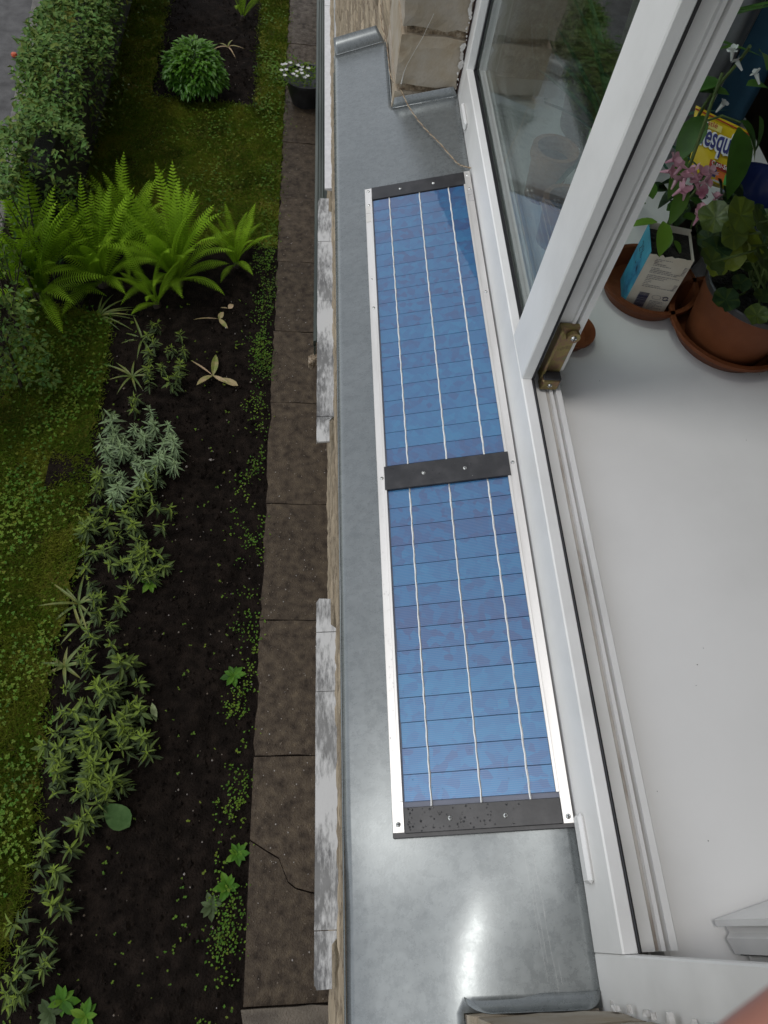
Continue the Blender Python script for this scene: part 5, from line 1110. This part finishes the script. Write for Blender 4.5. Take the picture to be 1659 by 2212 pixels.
for k in range(70):
    t = r.uniform(.05, .97); z = r.uniform(.0, .75); x, y = .56 + .20 * t, 1.30 + .02 * math.sin(t * 14) - .0022; q = r.uniform(.010, .016)
    mb.add([(x + q * math.cos(a * .785), y, z + q * math.sin(a * .785)) for a in range(8)], [tuple(range(8))])
mb.build('dots', mat('brown_dots', [(.03, .018, .014), (.06, .035, .028)], 40, .8), cu_)
bowl = thing('blue_bowl', 'dark blue glossy bowl at the right edge behind the yellow bag', 'bowl', (.735, .99, .02))
o = MB().lathe([(0, 0), (.035, 0), (.06, .03), (.075, .085), (.0775, .085), (.073, .08), (.055, .03), (0, .01)], 0, 0, 40).build('bowl_body', mat('blue_glaze', [(.008, .014, .06), (.015, .025, .10)], 6, .15), bowl, loc=1); auto_smooth(o, 50)
# things behind the fixed pane
def clay(x, y, r_, h, label, m=TERRA, sl=.8):
    t = thing('clay_pot', label, 'plant pot', (x, y, .02), 'pots behind the fixed pane')
    o = MB().lathe([(0, 0), (r_ * sl, 0), (r_, h), (r_ + .004, h), (r_ + .004, h + .015), (r_ - .004, h + .015), (r_ * .92, h - .01)], 0, 0, 44).build('pot_body', m, t, loc=1); auto_smooth(o, 40)
    MB().lathe([(0, h - .004), (r_ * .93, h - .008)], 0, 0, 24).build('soil', BLACKSOIL, t, loc=1); return t
DCLAY = mat('dark_clay', [(.03, .016, .010), (.06, .03, .018)], 8, .5)
clay(.545, 1.26, .100, .16, 'big dark clay pot with a thick green stem behind the fixed pane', DCLAY)
LCLAY = mat('pale_terracotta', [(.26, .12, .055), (.36, .18, .09), (.42, .24, .14)], 9, .6)
clay(.395, 1.06, .034, .07, 'small clay pot behind the pane, farther from the mullion', LCLAY); clay(.398, .945, .034, .062, 'small clay pot behind the pane, next to the mullion', LCLAY)
clay(.50, 1.125, .04, .06, 'low clay pot in the middle behind the pane', DCLAY)
al = thing('thick_stem_plant', 'indoor plant with a thick bare stem and long narrow leaves in the big dark pot', 'plant', (.545, 1.26, .16))
MB().tube(smoothpath([(.53, 1.25, .165), (.525, 1.255, .30), (.54, 1.265, .45), (.55, 1.27, .70)], 5), [.016] * 16, 10).build('trunk', mat('green_bark', [(.05, .06, .025), (.10, .10, .045)], 20, .8, bump=.4), al)
for k in range(9):
    vs, fs = leaf_pts(.26 * rnd(.7, 1.1), .016, .4, rnd(.2, .7), 8, .35); MB().add([(max(q[0], .36), min(q[1], 1.40), q[2]) for q in xf(vs, (.55 + rnd(-.02, .02), 1.25 + rnd(-.03, .03), .17), rnd(-1.9, .4), rnd(.8, 1.3))], fs).build('leaf', WLEAF, al)
sp2 = thing('spider_plant', 'plant with long blue-green grassy leaves behind the fixed pane', 'plant', (.50, 1.10, .07))
for k in range(18):
    vs, fs = leaf_pts(.24 * rnd(.7, 1.2), .012, .4, rnd(.3, 1.0), 8, .35); MB().add([(max(q[0], .351 + .003 * k), q[1], q[2]) for q in xf(vs, (.50, 1.12, .075), rnd(0, 6.28), rnd(.6, 1.3))], fs).build('leaf', mat('blue_green_leaves', [(.02, .07, .045), (.04, .11, .07)], 10, .45), sp2)
tg = MB().cbox(.455, .4565, 1.075, 1.10, .10, .118, .0004).build('plant_label', flat('pale_green_tag', (.30, .42, .22), .6)); tag(tg, 'small pale green plant tag standing in a pot behind the pane', 'plant tag')

# fingertip of the photographer at the lower right corner
SKIN = mat('skin', [(.36, .15, .11), (.44, .20, .15)], 40, .5, bump=.1, bscale=120, bdist=.0006)
d0 = ray(1740, 2392); d0 = d0 / np.linalg.norm(d0); fc = Vector(d0 * .085) + Vector((0, 0, CAMH)); rx, ry = Vector(R[:, 0]), Vector(R[:, 1])
ax = (rx * .80 + ry * .52).normalized()
prof = [(-.011, .0), (-.0105, .0022), (-.009, .0045), (-.006, .0063), (-.002, .0072), (.004, .0076), (.010, .0079), (.014, .0083), (.020, .0081), (.028, .0085), (.036, .0093), (.041, .0096), (.050, .0094), (.062, .0102), (.072, .0108)]
fg = MB().tube([fc + ax * (a - .004) for a, _ in prof], [max(b, .0004) for _, b in prof], 20).build('person', SKIN, smooth=True)
tag(fg, 'blurred pink fingertip of the photographer at the lower right corner', 'person')
